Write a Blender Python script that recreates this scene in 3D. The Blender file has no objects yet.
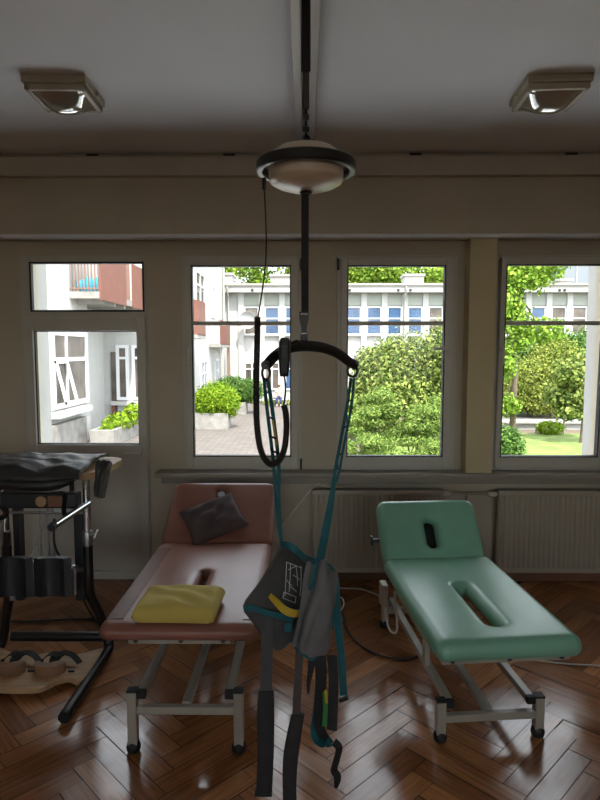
import bpy, bmesh, math, random
import numpy as np
from mathutils import Vector as V, Matrix as M, Euler
from mathutils.geometry import delaunay_2d_cdt
random.seed(7)
SC = bpy.context.scene
COL = SC.collection
R = math.radians
PI = math.pi

# ------------------------------------------------------------------ camera
CH = 1.6
PITCH = math.atan(50 / 600)
YAW = math.atan(5 / 600)
cd = bpy.data.cameras.new('camera')
cam = bpy.data.objects.new('camera', cd)
COL.objects.link(cam)
cam.location = (0, 0, CH)
cam.rotation_euler = (PI / 2 - PITCH, 0, YAW)
cd.sensor_width = 36
cd.lens = 600 / 800 * 36
cd.clip_end = 300
SC.camera = cam


def at(px, py, y):
    """point of the photograph's pixel at depth y (metres from the camera)"""
    u = (px - 300) / 600
    v = (400 - py) / 600
    a = u
    b = math.cos(PITCH) + v * math.sin(PITCH)
    c = -math.sin(PITCH) + v * math.cos(PITCH)
    X = a * math.cos(YAW) - b * math.sin(YAW)
    Y = a * math.sin(YAW) + b * math.cos(YAW)
    t = y / Y
    return V((X * t, y, CH + c * t))


# ------------------------------------------------------------------ materials
def srgb(r, g, b):
    f = lambda c: (c / 255 / 12.92) if c / 255 <= .04045 else ((c / 255 + .055) / 1.055) ** 2.4
    return (f(r), f(g), f(b), 1)


def mat(name, col, rough=.6, metal=0, var=.0, vscale=6, bump=0, bscale=60, coat=0, spec=.5, stretch=None):
    m = bpy.data.materials.new(name)
    m.use_nodes = True
    nt = m.node_tree
    b = nt.nodes['Principled BSDF']
    b.inputs['Roughness'].default_value = rough
    b.inputs['Metallic'].default_value = metal
    b.inputs['Specular IOR Level'].default_value = spec
    if coat:
        b.inputs['Coat Weight'].default_value = coat
        b.inputs['Coat Roughness'].default_value = .15
    c = (*col[:3], 1)
    b.inputs['Base Color'].default_value = c
    tc = nt.nodes.new('ShaderNodeTexCoord')
    src = tc.outputs['Object']
    if stretch:
        mp = nt.nodes.new('ShaderNodeMapping')
        mp.inputs['Scale'].default_value = stretch
        nt.links.new(src, mp.inputs['Vector'])
        src = mp.outputs['Vector']
    if var:
        n = nt.nodes.new('ShaderNodeTexNoise')
        n.inputs['Scale'].default_value = vscale
        n.inputs['Detail'].default_value = 5
        nt.links.new(src, n.inputs['Vector'])
        r = nt.nodes.new('ShaderNodeValToRGB')
        r.color_ramp.elements[0].position = .3
        r.color_ramp.elements[1].position = .7
        r.color_ramp.elements[0].color = (*[x * (1 - var) for x in c[:3]], 1)
        r.color_ramp.elements[1].color = (*[min(1, x * (1 + var)) for x in c[:3]], 1)
        nt.links.new(n.outputs['Fac'], r.inputs['Fac'])
        nt.links.new(r.outputs['Color'], b.inputs['Base Color'])
    if bump:
        n = nt.nodes.new('ShaderNodeTexNoise')
        n.inputs['Scale'].default_value = bscale
        n.inputs['Detail'].default_value = 4
        nt.links.new(src, n.inputs['Vector'])
        bp = nt.nodes.new('ShaderNodeBump')
        bp.inputs['Strength'].default_value = bump
        bp.inputs['Distance'].default_value = .01
        nt.links.new(n.outputs['Fac'], bp.inputs['Height'])
        nt.links.new(bp.outputs['Normal'], b.inputs['Normal'])
    return m


def mat_leaf(name, c0, c1, trans=.22):
    m = bpy.data.materials.new(name)
    m.use_nodes = True
    nt = m.node_tree
    b = nt.nodes['Principled BSDF']
    b.inputs['Roughness'].default_value = .55
    b.inputs['Specular IOR Level'].default_value = .12
    g = nt.nodes.new('ShaderNodeNewGeometry')
    r = nt.nodes.new('ShaderNodeValToRGB')
    r.color_ramp.elements[0].color = (*c0, 1)
    r.color_ramp.elements[1].color = (*c1, 1)
    nt.links.new(g.outputs['Random Per Island'], r.inputs['Fac'])
    nt.links.new(r.outputs['Color'], b.inputs['Base Color'])
    t = nt.nodes.new('ShaderNodeBsdfTranslucent')
    nt.links.new(r.outputs['Color'], t.inputs['Color'])
    mx = nt.nodes.new('ShaderNodeMixShader')
    mx.inputs['Fac'].default_value = trans
    nt.links.new(b.outputs[0], mx.inputs[1])
    nt.links.new(t.outputs[0], mx.inputs[2])
    nt.links.new(mx.outputs[0], nt.nodes['Material Output'].inputs['Surface'])
    return m


def mat_pane(name):
    m = bpy.data.materials.new(name)
    m.use_nodes = True
    nt = m.node_tree
    nt.nodes.remove(nt.nodes['Principled BSDF'])
    t = nt.nodes.new('ShaderNodeBsdfTransparent')
    t.inputs['Color'].default_value = (.96, .98, .97, 1)
    g = nt.nodes.new('ShaderNodeBsdfGlossy')
    g.inputs['Roughness'].default_value = .02
    f = nt.nodes.new('ShaderNodeFresnel')
    f.inputs['IOR'].default_value = 1.18
    mx = nt.nodes.new('ShaderNodeMixShader')
    nt.links.new(f.outputs[0], mx.inputs['Fac'])
    nt.links.new(t.outputs[0], mx.inputs[1])
    nt.links.new(g.outputs[0], mx.inputs[2])
    nt.links.new(mx.outputs[0], nt.nodes['Material Output'].inputs['Surface'])
    return m


def mat_parquet():
    m = bpy.data.materials.new('parquet')
    m.use_nodes = True
    nt = m.node_tree
    b = nt.nodes['Principled BSDF']
    b.inputs['Specular IOR Level'].default_value = .7
    uv = nt.nodes.new('ShaderNodeUVMap')
    uv.uv_map = 'grain'
    mp = nt.nodes.new('ShaderNodeMapping')
    mp.inputs['Scale'].default_value = (3, 45, 1)
    nt.links.new(uv.outputs[0], mp.inputs['Vector'])
    n = nt.nodes.new('ShaderNodeTexNoise')
    n.inputs['Scale'].default_value = 1.5
    n.inputs['Detail'].default_value = 6
    nt.links.new(mp.outputs[0], n.inputs['Vector'])
    g = nt.nodes.new('ShaderNodeNewGeometry')
    r = nt.nodes.new('ShaderNodeValToRGB')
    e = r.color_ramp.elements
    e[0].color = (.26, .105, .042, 1)
    e[1].color = (.56, .26, .11, 1)
    x = e.new(.5)
    x.color = (.40, .175, .072, 1)
    nt.links.new(g.outputs['Random Per Island'], r.inputs['Fac'])
    r2 = nt.nodes.new('ShaderNodeValToRGB')
    r2.color_ramp.elements[0].position = .3
    r2.color_ramp.elements[1].position = .75
    r2.color_ramp.elements[0].color = (.62, .58, .55, 1)
    r2.color_ramp.elements[1].color = (1.15, 1.1, 1.05, 1)
    nt.links.new(n.outputs['Fac'], r2.inputs['Fac'])
    mx = nt.nodes.new('ShaderNodeMix')
    mx.data_type = 'RGBA'
    mx.blend_type = 'MULTIPLY'
    mx.inputs['Factor'].default_value = 1
    nt.links.new(r.outputs['Color'], mx.inputs['A'])
    nt.links.new(r2.outputs['Color'], mx.inputs['B'])
    nt.links.new(mx.outputs['Result'], b.inputs['Base Color'])
    # worn varnish: gloss varies
    tc = nt.nodes.new('ShaderNodeTexCoord')
    n2 = nt.nodes.new('ShaderNodeTexNoise')
    n2.inputs['Scale'].default_value = 3.5
    n2.inputs['Detail'].default_value = 6
    nt.links.new(tc.outputs['Object'], n2.inputs['Vector'])
    mr = nt.nodes.new('ShaderNodeMapRange')
    mr.inputs['From Min'].default_value = .3
    mr.inputs['From Max'].default_value = .7
    mr.inputs['To Min'].default_value = .08
    mr.inputs['To Max'].default_value = .27
    nt.links.new(n2.outputs['Fac'], mr.inputs['Value'])
    nt.links.new(mr.outputs[0], b.inputs['Roughness'])
    n3 = nt.nodes.new('ShaderNodeTexNoise')
    n3.inputs['Scale'].default_value = 9
    n3.inputs['Detail'].default_value = 5
    nt.links.new(tc.outputs['Object'], n3.inputs['Vector'])
    bp = nt.nodes.new('ShaderNodeBump')
    bp.inputs['Strength'].default_value = .10
    bp.inputs['Distance'].default_value = .01
    nt.links.new(n3.outputs['Fac'], bp.inputs['Height'])
    nt.links.new(bp.outputs[0], b.inputs['Normal'])
    return m


def mat_paving():
    m = mat('court_paving', (.36, .30, .27), .9, var=.25, vscale=1.2)
    nt = m.node_tree
    b = nt.nodes['Principled BSDF']
    tc = nt.nodes.new('ShaderNodeTexCoord')
    br = nt.nodes.new('ShaderNodeTexBrick')
    br.inputs['Scale'].default_value = 1.6
    br.inputs['Color1'].default_value = (.160, .134, .122, 1)
    br.inputs['Color2'].default_value = (.118, .100, .092, 1)
    br.inputs['Mortar'].default_value = (.085, .080, .072, 1)
    br.inputs['Mortar Size'].default_value = .03
    nt.links.new(tc.outputs['Object'], br.inputs['Vector'])
    nt.links.new(br.outputs['Color'], b.inputs['Base Color'])
    return m


def mat_hatch_label():
    """care label: rows of small white print on the grey cloth"""
    return mat('label_print', (.62, .62, .60), .7)


MT = dict(
    wall=mat('cream_wall_paint', (.50, .445, .35), .8, var=.05, vscale=3, bump=.08, bscale=90),
    pillar=mat('yellow_cream_paint', (.56, .48, .29), .7, var=.05, vscale=3),
    ceiling=mat('ceiling_paint', (.80, .83, .88), .9, var=.03, vscale=1.5),
    pvc=mat('white_pvc', (.50, .48, .43), .4, var=.03, vscale=4),
    trimw=mat('off_white_gloss_paint', (.50, .47, .40), .5, var=.04),
    rubber=mat('black_rubber', (.012, .012, .013), .6),
    black=mat('black_plastic', (.010, .010, .011), .38),
    blackmetal=mat('black_enamel', (.012, .011, .011), .28),
    chrome=mat('chrome', (.62, .64, .68), .16, metal=1),
    steel=mat('brushed_steel', (.42, .42, .43), .35, metal=1),
    frame=mat('white_enamel_steel', (.37, .34, .275), .35, var=.05, vscale=9),
    brown=mat('brown_vinyl', (.25, .105, .075), .34, var=.06, vscale=10, bump=.06, bscale=260, spec=.3),
    brown2=mat('dark_brown_vinyl', (.15, .062, .048), .42, var=.06, vscale=10, bump=.06, bscale=260, spec=.22),
    green=mat('green_vinyl', (.20, .43, .31), .33, var=.04, vscale=10, bump=.05, bscale=260),
    yellow=mat('yellow_cotton', (.56, .43, .10), .85, var=.08, vscale=8, bump=.25, bscale=420),
    aubergine=mat('dark_brown_cotton', (.085, .060, .060), .9, var=.12, vscale=14, bump=.2, bscale=350),
    grey=mat('grey_sling_fabric', (.155, .152, .158), .85, var=.12, vscale=20, bump=.25, bscale=300),
    greydark=mat('dark_grey_sling_fabric', (.075, .075, .078), .9, var=.12, vscale=20, bump=.25, bscale=300),
    sleeve=mat('charcoal_padded_fabric', (.030, .028, .030), .9, var=.15, vscale=20, bump=.25, bscale=200),
    brownweb=mat('brown_grey_webbing', (.075, .058, .050), .85, var=.15, vscale=20, bump=.2, bscale=300),
    teal=mat('teal_webbing', (.008, .105, .13), .7, var=.1, vscale=40, bump=.2, bscale=300),
    blackweb=mat('black_webbing', (.014, .013, .014), .75, bump=.2, bscale=300),
    yellowweb=mat('yellow_webbing', (.50, .34, .02), .7),
    greenweb=mat('green_tag', (.03, .20, .05), .7),
    print_=mat_hatch_label(),
    dome=mat('cream_plastic_dome', (.62, .52, .42), .33, var=.03, vscale=5),
    rail=mat('aluminium_rail', (.22, .195, .18), .45, metal=.6),
    lamp=mat('beige_lamp_plastic', (.42, .38, .28), .45),
    diffuser=mat('lamp_glass', (.30, .29, .24), .04, coat=1, spec=1.0),
    wood=mat('birch_plywood', (.44, .28, .15), .5, var=.18, vscale=3, stretch=(2, 14, 2)),
    woodmid=mat('brown_plywood', (.24, .125, .065), .5, var=.18, vscale=6),
    woodred=mat('reddish_wood', (.20, .09, .05), .5, var=.15, vscale=6),
    jacket=mat('black_jacket_cloth', (.035, .037, .041), .42, var=.2, vscale=12, bump=.3, bscale=50),
    padblack=mat('black_pad_vinyl', (.014, .015, .018), .45),
    sill=mat('grey_brown_sill', (.30, .27, .23), .35, var=.08, vscale=3),
    rad=mat('cream_radiator_enamel', (.37, .33, .26), .45),
    cable=mat('black_cable', (.013, .012, .012), .5),
    wcable=mat('white_cable', (.5, .48, .44), .5),
    gap=mat('floor_joint', (.018, .009, .005), .8),
    pane=mat_pane('window_glass'),
    # outdoors
    render=mat('white_render', (0.44, 0.437, 0.425), .9, var=.05, vscale=4, bump=.1, bscale=30),
    render2=mat('pale_grey_render', (0.330, 0.336, 0.342), .9, var=.06, vscale=3),
    panelgreen=mat('pale_green_panel', (0.282, 0.302, 0.267), .8, var=.03),
    cornice=mat('cornice_concrete', (0.333, 0.328, 0.312), .85, var=.08, vscale=1.2),
    roofing=mat('roof_felt', (.30, .27, .24), .9),
    redpanel=mat('red_brown_corrugated_panel', (0.162, 0.058, 0.038), .7, var=.1, vscale=5),
    bouncestone=mat('pale_bounce_concrete', (.74, .74, .74), .9, var=.06, vscale=2),
    cladding=mat('grey_metal_cladding', (.17, .19, .215), .8),
    hilltree=mat_leaf('hillside_leaf', (.06, .14, .012), (.34, .46, .06)),
    concrete=mat('weathered_concrete', (0.258, 0.246, 0.230), .9, var=.22, vscale=5),
    whiteframe=mat('outdoor_window_frame', (0.656, 0.664, 0.672), .5),
    bluepane=mat('blue_outdoor_glass', (0.033, 0.073, 0.158), .12, var=.25, vscale=1.5),  # mottled blue pane colour
    darkpane=mat('dark_outdoor_glass', (.10, .085, .075), .08, var=.5, vscale=1.5, spec=.25),
    greenpane=mat('green_curtain_glass', (.02, .22, .19), .15),
    bars=mat('rusty_bars', (.20, .12, .09), .6),
    turq=mat('turquoise_sheet', (.02, .32, .50), .6),
    grass=mat('grass_ground', (.15, .21, .045), .95, var=.3, vscale=3, bump=.4, bscale=40),
    bark=mat('bark', (.13, .10, .07), .9, var=.3, vscale=12),
    skin=mat('skin', (.60, .36, .27), .6),
    pink=mat('pink_shirt', (.62, .30, .28), .8),
    navy=mat('navy_trousers', (.03, .04, .12), .8),
    hair=mat('brown_hair', (.06, .035, .02), .7),
    paving=mat_paving(),
    parquet=mat_parquet(),
    hedge=mat_leaf('bright_hedge_leaf', (0.064, 0.160, 0.006), (0.272, 0.384, 0.024)),
    hedge2=mat_leaf('dark_hedge_leaf', (0.017, 0.064, 0.009), (0.136, 0.238, 0.047)),
    juniper=mat_leaf('juniper_needles', (0.020, 0.068, 0.008), (0.288, 0.384, 0.088)),
    bush=mat_leaf('broad_bush_leaf', (0.018, 0.060, 0.006), (0.320, 0.376, 0.096)),
    tree=mat_leaf('maple_leaf', (0.085, 0.187, 0.013), (0.306, 0.442, 0.060)),
    tree2=mat_leaf('far_tree_leaf', (0.030, 0.085, 0.007), (0.255, 0.374, 0.043)),
    yel=mat_leaf('yellow_green_leaf', (0.072, 0.120, 0.012), (0.336, 0.368, 0.080)),
)


# ------------------------------------------------------------------ object helpers
def empty(name, loc=(0, 0, 0), rz=0):
    o = bpy.data.objects.new(name, None)
    o.empty_display_size = .1
    COL.objects.link(o)
    o.location = loc
    o.rotation_euler = (0, 0, rz)
    return o


def tag(o, label=None, cat=None, group=None, kind=None):
    if label:
        o['label'] = label
    if cat:
        o['category'] = cat
    if group:
        o['group'] = group
    if kind:
        o['kind'] = kind
    return o


def thing(name, label, cat, loc=(0, 0, 0), group=None):
    return tag(empty(name, loc), label, cat, group)


def wloc(o):
    p = V((0, 0, 0))
    while o is not None:
        p += o.location
        o = o.parent
    return p


def frame_axes(pts, closed=False):
    n = len(pts)
    T = []
    for i in range(n):
        a = pts[(i - 1) % n] if (closed or i > 0) else pts[i]
        b = pts[(i + 1) % n] if (closed or i < n - 1) else pts[i]
        d = b - a
        T.append(d.normalized() if d.length > 1e-9 else V((0, 0, 1)))
    u = T[0].orthogonal().normalized()
    out = []
    for t in T:
        u = u - t * u.dot(t)
        if u.length < 1e-6:
            u = t.orthogonal()
        u.normalize()
        out.append((t, u.copy(), t.cross(u).normalized()))
    return out


def spline(pts, k=6, closed=False):
    """Catmull-Rom through the points"""
    pts = [V(p) for p in pts]
    n = len(pts)
    out = []
    rng = range(n if closed else n - 1)
    for i in rng:
        g = lambda j: pts[j % n] if closed else pts[max(0, min(n - 1, j))]
        p0, p1, p2, p3 = g(i - 1), g(i), g(i + 1), g(i + 2)
        for s in range(k):
            t = s / k
            out.append(.5 * ((2 * p1) + (p2 - p0) * t + (2 * p0 - 5 * p1 + 4 * p2 - p3) * t * t + (3 * p1 - p0 - 3 * p2 + p3) * t ** 3))
    if not closed:
        out.append(pts[-1])
    return out


class MB:
    def __init__(self):
        self.bm = bmesh.new()

    def box(self, c, s, rot=None, bevel=0, seg=2):
        """box by centre and size"""
        bm = self.bm
        r = bmesh.ops.create_cube(bm, size=1)
        vs = r['verts']
        mtx = M.Translation(V(c)) @ (Euler(rot).to_matrix().to_4x4() if rot else M.Identity(4)) @ M.Diagonal((*s, 1))
        bmesh.ops.transform(bm, matrix=mtx, verts=vs)
        if bevel:
            es = list({e for v in vs for e in v.link_edges})
            bmesh.ops.bevel(bm, geom=es, offset=min(bevel, min(s) * .45), segments=seg, affect='EDGES', profile=.6)
        return self

    def span(self, a, b, bevel=0, seg=2):
        """box by two corners"""
        a, b = V(a), V(b)
        s = V((abs(b.x - a.x), abs(b.y - a.y), abs(b.z - a.z)))
        return self.box((a + b) / 2, s, None, bevel, seg)

    def bar(self, a, b, w, h, bevel=.003):
        """rectangular bar from a to b; w sideways, h upwards"""
        a, b = V(a), V(b)
        d = (b - a)
        L = d.length
        y = d.normalized()
        x = y.cross(V((0, 0, 1)))
        if x.length < 1e-4:
            x = V((1, 0, 0))
        x.normalize()
        z = x.cross(y)
        r = bmesh.ops.create_cube(self.bm, size=1)
        m = M((x * w, y * L, z * h)).transposed().to_4x4()
        bmesh.ops.transform(self.bm, matrix=M.Translation((a + b) / 2) @ m, verts=r['verts'])
        if bevel:
            es = list({e for v in r['verts'] for e in v.link_edges})
            bmesh.ops.bevel(self.bm, geom=es, offset=bevel, segments=1, affect='EDGES')
        return self

    def rings(self, rings, closed=False, cap=True):
        bm = self.bm
        vr = [[bm.verts.new(p) for p in r] for r in rings]
        n = len(vr[0])
        m = len(vr)
        for i in range(m if closed else m - 1):
            a, b = vr[i], vr[(i + 1) % m]
            for j in range(n):
                k = (j + 1) % n
                bm.faces.new((a[j], a[k], b[k], b[j]))
        if cap and not closed:
            bm.faces.new(list(reversed(vr[0])))
            bm.faces.new(vr[-1])
        return self

    def tube(self, pts, r, seg=10, closed=False, flat=1.0):
        pts = [V(p) for p in pts]
        fr = frame_axes(pts, closed)
        rs = r if isinstance(r, (list, tuple)) else [r] * len(pts)
        rg = []
        for p, (t, u, w), rr in zip(pts, fr, rs):
            rg.append([p + u * (rr * math.cos(2 * PI * j / seg)) + w * (rr * flat * math.sin(2 * PI * j / seg)) for j in range(seg)])
        return self.rings(rg, closed)

    def ribbon(self, pts, width, thick=.003, side=(1, 0, 0)):
        """flat strap along pts; side = its width direction (one or one per point)"""
        pts = [V(p) for p in pts]
        n = len(pts)
        ws = width if isinstance(width, (list, tuple)) else [width] * n
        sd = [V(s) for s in side] if isinstance(side[0], (tuple, list, V)) else [V(side)] * n
        rg = []
        for i, p in enumerate(pts):
            t = (pts[min(n - 1, i + 1)] - pts[max(0, i - 1)]).normalized()
            s = sd[i] - t * sd[i].dot(t)
            s.normalize()
            nn = t.cross(s).normalized()
            a, b = s * ws[i] / 2, nn * thick / 2
            rg.append([p - a - b, p + a - b, p + a + b, p - a + b])
        return self.rings(rg)

    def lathe(self, prof, c=(0, 0, 0), axis='Z', seg=24):
        """revolve (r, h) pairs"""
        c = V(c)
        rg = []
        for r, h in prof:
            ring = []
            for j in range(seg):
                a = 2 * PI * j / seg
                p = V((max(r, 1e-5) * math.cos(a), max(r, 1e-5) * math.sin(a), h))
                if axis == 'Y':
                    p = V((p.x, p.z, -p.y))
                elif axis == 'X':
                    p = V((p.z, p.y, -p.x))
                ring.append(c + p)
            rg.append(ring)
        return self.rings(rg)

    def prism(self, poly, z0, z1):
        """extrude a plan polygon"""
        bm = self.bm
        lo = [bm.verts.new((p[0], p[1], z0)) for p in poly]
        hi = [bm.verts.new((p[0], p[1], z1)) for p in poly]
        n = len(poly)
        bm.faces.new(list(reversed(lo)))
        bm.faces.new(hi)
        for i in range(n):
            bm.faces.new((lo[i], lo[(i + 1) % n], hi[(i + 1) % n], hi[i]))
        return self

    def sheet(self, rows, thick=.004, k=4, wr=0, seed=0, smoothpath=True, wf=9):
        """cloth through a grid of points, with real thickness and wrinkles"""
        rows = [[V(p) for p in r] for r in rows]
        sp = (lambda q: spline(q, k)) if smoothpath else (lambda q: [q[i].lerp(q[i + 1], s / k) for i in range(len(q) - 1) for s in range(k)] + [q[-1]])
        rows = [sp(r) for r in rows]
        cols = [sp([r[j] for r in rows]) for j in range(len(rows[0]))]
        g = [[cols[j][i] for j in range(len(cols))] for i in range(len(cols[0]))]
        nr, nc = len(g), len(g[0])
        rnd = random.Random(seed)
        waves = [(rnd.uniform(-1, 1), rnd.uniform(-1, 1), rnd.uniform(0, 6), rnd.uniform(.5, 1.6)) for _ in range(7)]
        N = [[None] * nc for _ in range(nr)]
        for i in range(nr):
            for j in range(nc):
                du = g[i][min(nc - 1, j + 1)] - g[i][max(0, j - 1)]
                dv = g[min(nr - 1, i + 1)][j] - g[max(0, i - 1)][j]
                nn = du.cross(dv)
                N[i][j] = nn.normalized() if nn.length > 1e-12 else V((0, -1, 0))
        bm = self.bm
        top, bot = [], []
        for i in range(nr):
            ta, ba = [], []
            for j in range(nc):
                w = 0
                if wr:
                    fi, fj = i / nr * wf, j / nc * wf
                    w = wr * sum(a * math.sin(b * fi * f + c + a * fj * f * 1.3) for a, b, c, f in waves) / 3
                p = g[i][j] + N[i][j] * w
                ta.append(bm.verts.new(p + N[i][j] * thick / 2))
                ba.append(bm.verts.new(p - N[i][j] * thick / 2))
            top.append(ta)
            bot.append(ba)
        for i in range(nr - 1):
            for j in range(nc - 1):
                bm.faces.new((top[i][j], top[i][j + 1], top[i + 1][j + 1], top[i + 1][j]))
                bm.faces.new((bot[i][j], bot[i + 1][j], bot[i + 1][j + 1], bot[i][j + 1]))
        edge = [(0, j) for j in range(nc)] + [(i, nc - 1) for i in range(1, nr)] + [(nr - 1, j) for j in range(nc - 2, -1, -1)] + [(i, 0) for i in range(nr - 2, 0, -1)]
        for a, b in zip(edge, edge[1:] + edge[:1]):
            bm.faces.new((top[a[0]][a[1]], bot[a[0]][a[1]], bot[b[0]][b[1]], top[b[0]][b[1]]))
        self.grid = g
        return self

    def xf(self, mtx):
        bmesh.ops.transform(self.bm, matrix=mtx, verts=self.bm.verts)
        return self

    def build(self, name, m, parent=None, smooth=False, label=None, angle=40, local=False):
        bm = self.bm
        bmesh.ops.recalc_face_normals(bm, faces=bm.faces)
        if parent is not None and not local:
            bmesh.ops.translate(bm, verts=bm.verts, vec=-wloc(parent))
        me = bpy.data.meshes.new(name)
        bm.to_mesh(me)
        bm.free()
        if smooth:
            for p in me.polygons:
                p.use_smooth = True
            try:
                me.set_sharp_from_angle(angle=R(angle))
            except Exception:
                pass
        me.materials.append(MT[m] if isinstance(m, str) else m)
        o = bpy.data.objects.new(name, me)
        COL.objects.link(o)
        if parent is not None:
            o.parent = parent
        if label:
            o['label'] = label
        return o


def copy_tree(o, parent=None):
    c = o.copy()
    COL.objects.link(c)
    c.parent = parent
    for ch in list(o.children):
        copy_tree(ch, c)
    return c


def rrect(x0, y0, x1, y1, r, n=6):
    pts = []
    for cx, cy, a0 in ((x1 - r, y0 + r, -90), (x1 - r, y1 - r, 0), (x0 + r, y1 - r, 90), (x0 + r, y0 + r, 180)):
        for i in range(n + 1):
            a = R(a0 + 90 * i / n)
            pts.append((cx + r * math.cos(a), cy + r * math.sin(a)))
    return pts


def densify(loop, step=.02):
    out = []
    n = len(loop)
    for i in range(n):
        a, b = loop[i], loop[(i + 1) % n]
        L = math.hypot(b[0] - a[0], b[1] - a[1])
        k = max(1, int(L / step))
        for s in range(k):
            out.append((a[0] + (b[0] - a[0]) * s / k, a[1] + (b[1] - a[1]) * s / k))
    return out


def cushion(outer, holes, T, Re, crown=.006, sag=0):
    """upholstered pad: rounded edges all round, slots cut through, gently crowned. Lies on z 0..T"""
    loops = [densify(outer)] + [densify(h, .012) for h in holes]

    def inside(p, lp):
        c = False
        n = len(lp)
        for i in range(n):
            (x1, y1), (x2, y2) = lp[i], lp[(i + 1) % n]
            if (y1 > p[1]) != (y2 > p[1]) and p[0] < (x2 - x1) * (p[1] - y1) / (y2 - y1) + x1:
                c = not c
        return c
    segs = np.array([(*lp[i], *lp[(i + 1) % len(lp)]) for lp in loops for i in range(len(lp))])

    def dist(p):
        a = segs[:, :2]
        d = segs[:, 2:] - a
        q = np.array(p) - a
        t = np.clip((q * d).sum(1) / np.maximum((d * d).sum(1), 1e-12), 0, 1)
        e = q - d * t[:, None]
        return math.sqrt((e * e).sum(1).min())
    ok = lambda p: inside(p, loops[0]) and not any(inside(p, h) for h in loops[1:])
    verts, edges = [], []
    for lp in loops:
        b = len(verts)
        verts += lp
        edges += [(b + i, b + (i + 1) % len(lp)) for i in range(len(lp))]
    nb = len(verts)
    offs = [Re * f for f in (.04, .14, .30, .5, .75, 1.0, 1.4)]
    for li, lp in enumerate(loops):
        n = len(lp)
        for i in range(n):
            a, b = lp[(i - 1) % n], lp[(i + 1) % n]
            tx, ty = b[0] - a[0], b[1] - a[1]
            L = math.hypot(tx, ty) or 1
            for o in offs:
                for sg in (1, -1):
                    p = (lp[i][0] - ty / L * o * sg, lp[i][1] + tx / L * o * sg)
                    if ok(p) and abs(dist(p) - o) < o * .08 + 1e-4:
                        verts.append(p)
    xs = [p[0] for p in outer]
    ys = [p[1] for p in outer]
    st = .035
    for i in range(int((max(xs) - min(xs)) / st)):
        for j in range(int((max(ys) - min(ys)) / st)):
            p = (min(xs) + (i + .5) * st, min(ys) + (j + .5) * st)
            if ok(p) and dist(p) > Re * 1.55:
                verts.append(p)
    vo, eo, fo, *_ = delaunay_2d_cdt([V(p) for p in verts], edges, [], 0, 1e-5)
    mb = MB()
    bm = mb.bm
    D = [dist(p) for p in vo]
    mid = T * .45

    def prof(d, h, e):
        t = min(d / e, 1)
        return h * math.sqrt(max(0, 1 - (1 - t) ** 2))
    hi, lo = [], []
    for p, d in zip(vo, D):
        if d < 2e-4:
            v = bm.verts.new((p.x, p.y, mid))
            hi.append(v)
            lo.append(v)
        else:
            cr = crown * min(1, d / .14) ** .7
            hi.append(bm.verts.new((p.x, p.y, mid + prof(d, T - mid, Re) + cr)))
            lo.append(bm.verts.new((p.x, p.y, mid - prof(d, mid, Re * .7))))
    for f in fo:
        c = (sum(vo[i].x for i in f) / len(f), sum(vo[i].y for i in f) / len(f))
        if ok(c):
            try:
                bm.faces.new([hi[i] for i in f])
                bm.faces.new([lo[i] for i in reversed(f)])
            except ValueError:
                pass
    return mb


def pillow(w, l, t, n=22, pinch=.12, seed=0, wr=.004, box=4, pw_=.42):
    """soft cushion centred on the origin, thickness along z, with pointed corners and a creased face"""
    rnd = random.Random(seed)
    wv = [(rnd.uniform(-9, 9), rnd.uniform(-9, 9), rnd.uniform(0, 6)) for _ in range(6)]
    mb = MB()
    bm = mb.bm
    hi, lo = {}, {}
    for i in range(n + 1):
        for j in range(n + 1):
            u, v = -1 + 2 * i / n, -1 + 2 * j / n
            x = w / 2 * u * (1 - pinch * (1 - v * v) * abs(u))
            y = l / 2 * v * (1 - pinch * (1 - u * u) * abs(v))
            h = t / 2 * ((1 - abs(u) ** box) * (1 - abs(v) ** box)) ** pw_
            k = wr * (1 - u * u) * (1 - v * v) * sum(math.sin(a * u + b * v + c) for a, b, c in wv) / 2
            if i in (0, n) or j in (0, n):
                q = bm.verts.new((x, y, 0))
                hi[i, j] = lo[i, j] = q
            else:
                hi[i, j] = bm.verts.new((x, y, h + k))
                lo[i, j] = bm.verts.new((x, y, -h))
    for i in range(n):
        for j in range(n):
            bm.faces.new((hi[i, j], hi[i + 1, j], hi[i + 1, j + 1], hi[i, j + 1]))
            bm.faces.new((lo[i, j], lo[i, j + 1], lo[i + 1, j + 1], lo[i + 1, j]))
    return mb


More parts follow.
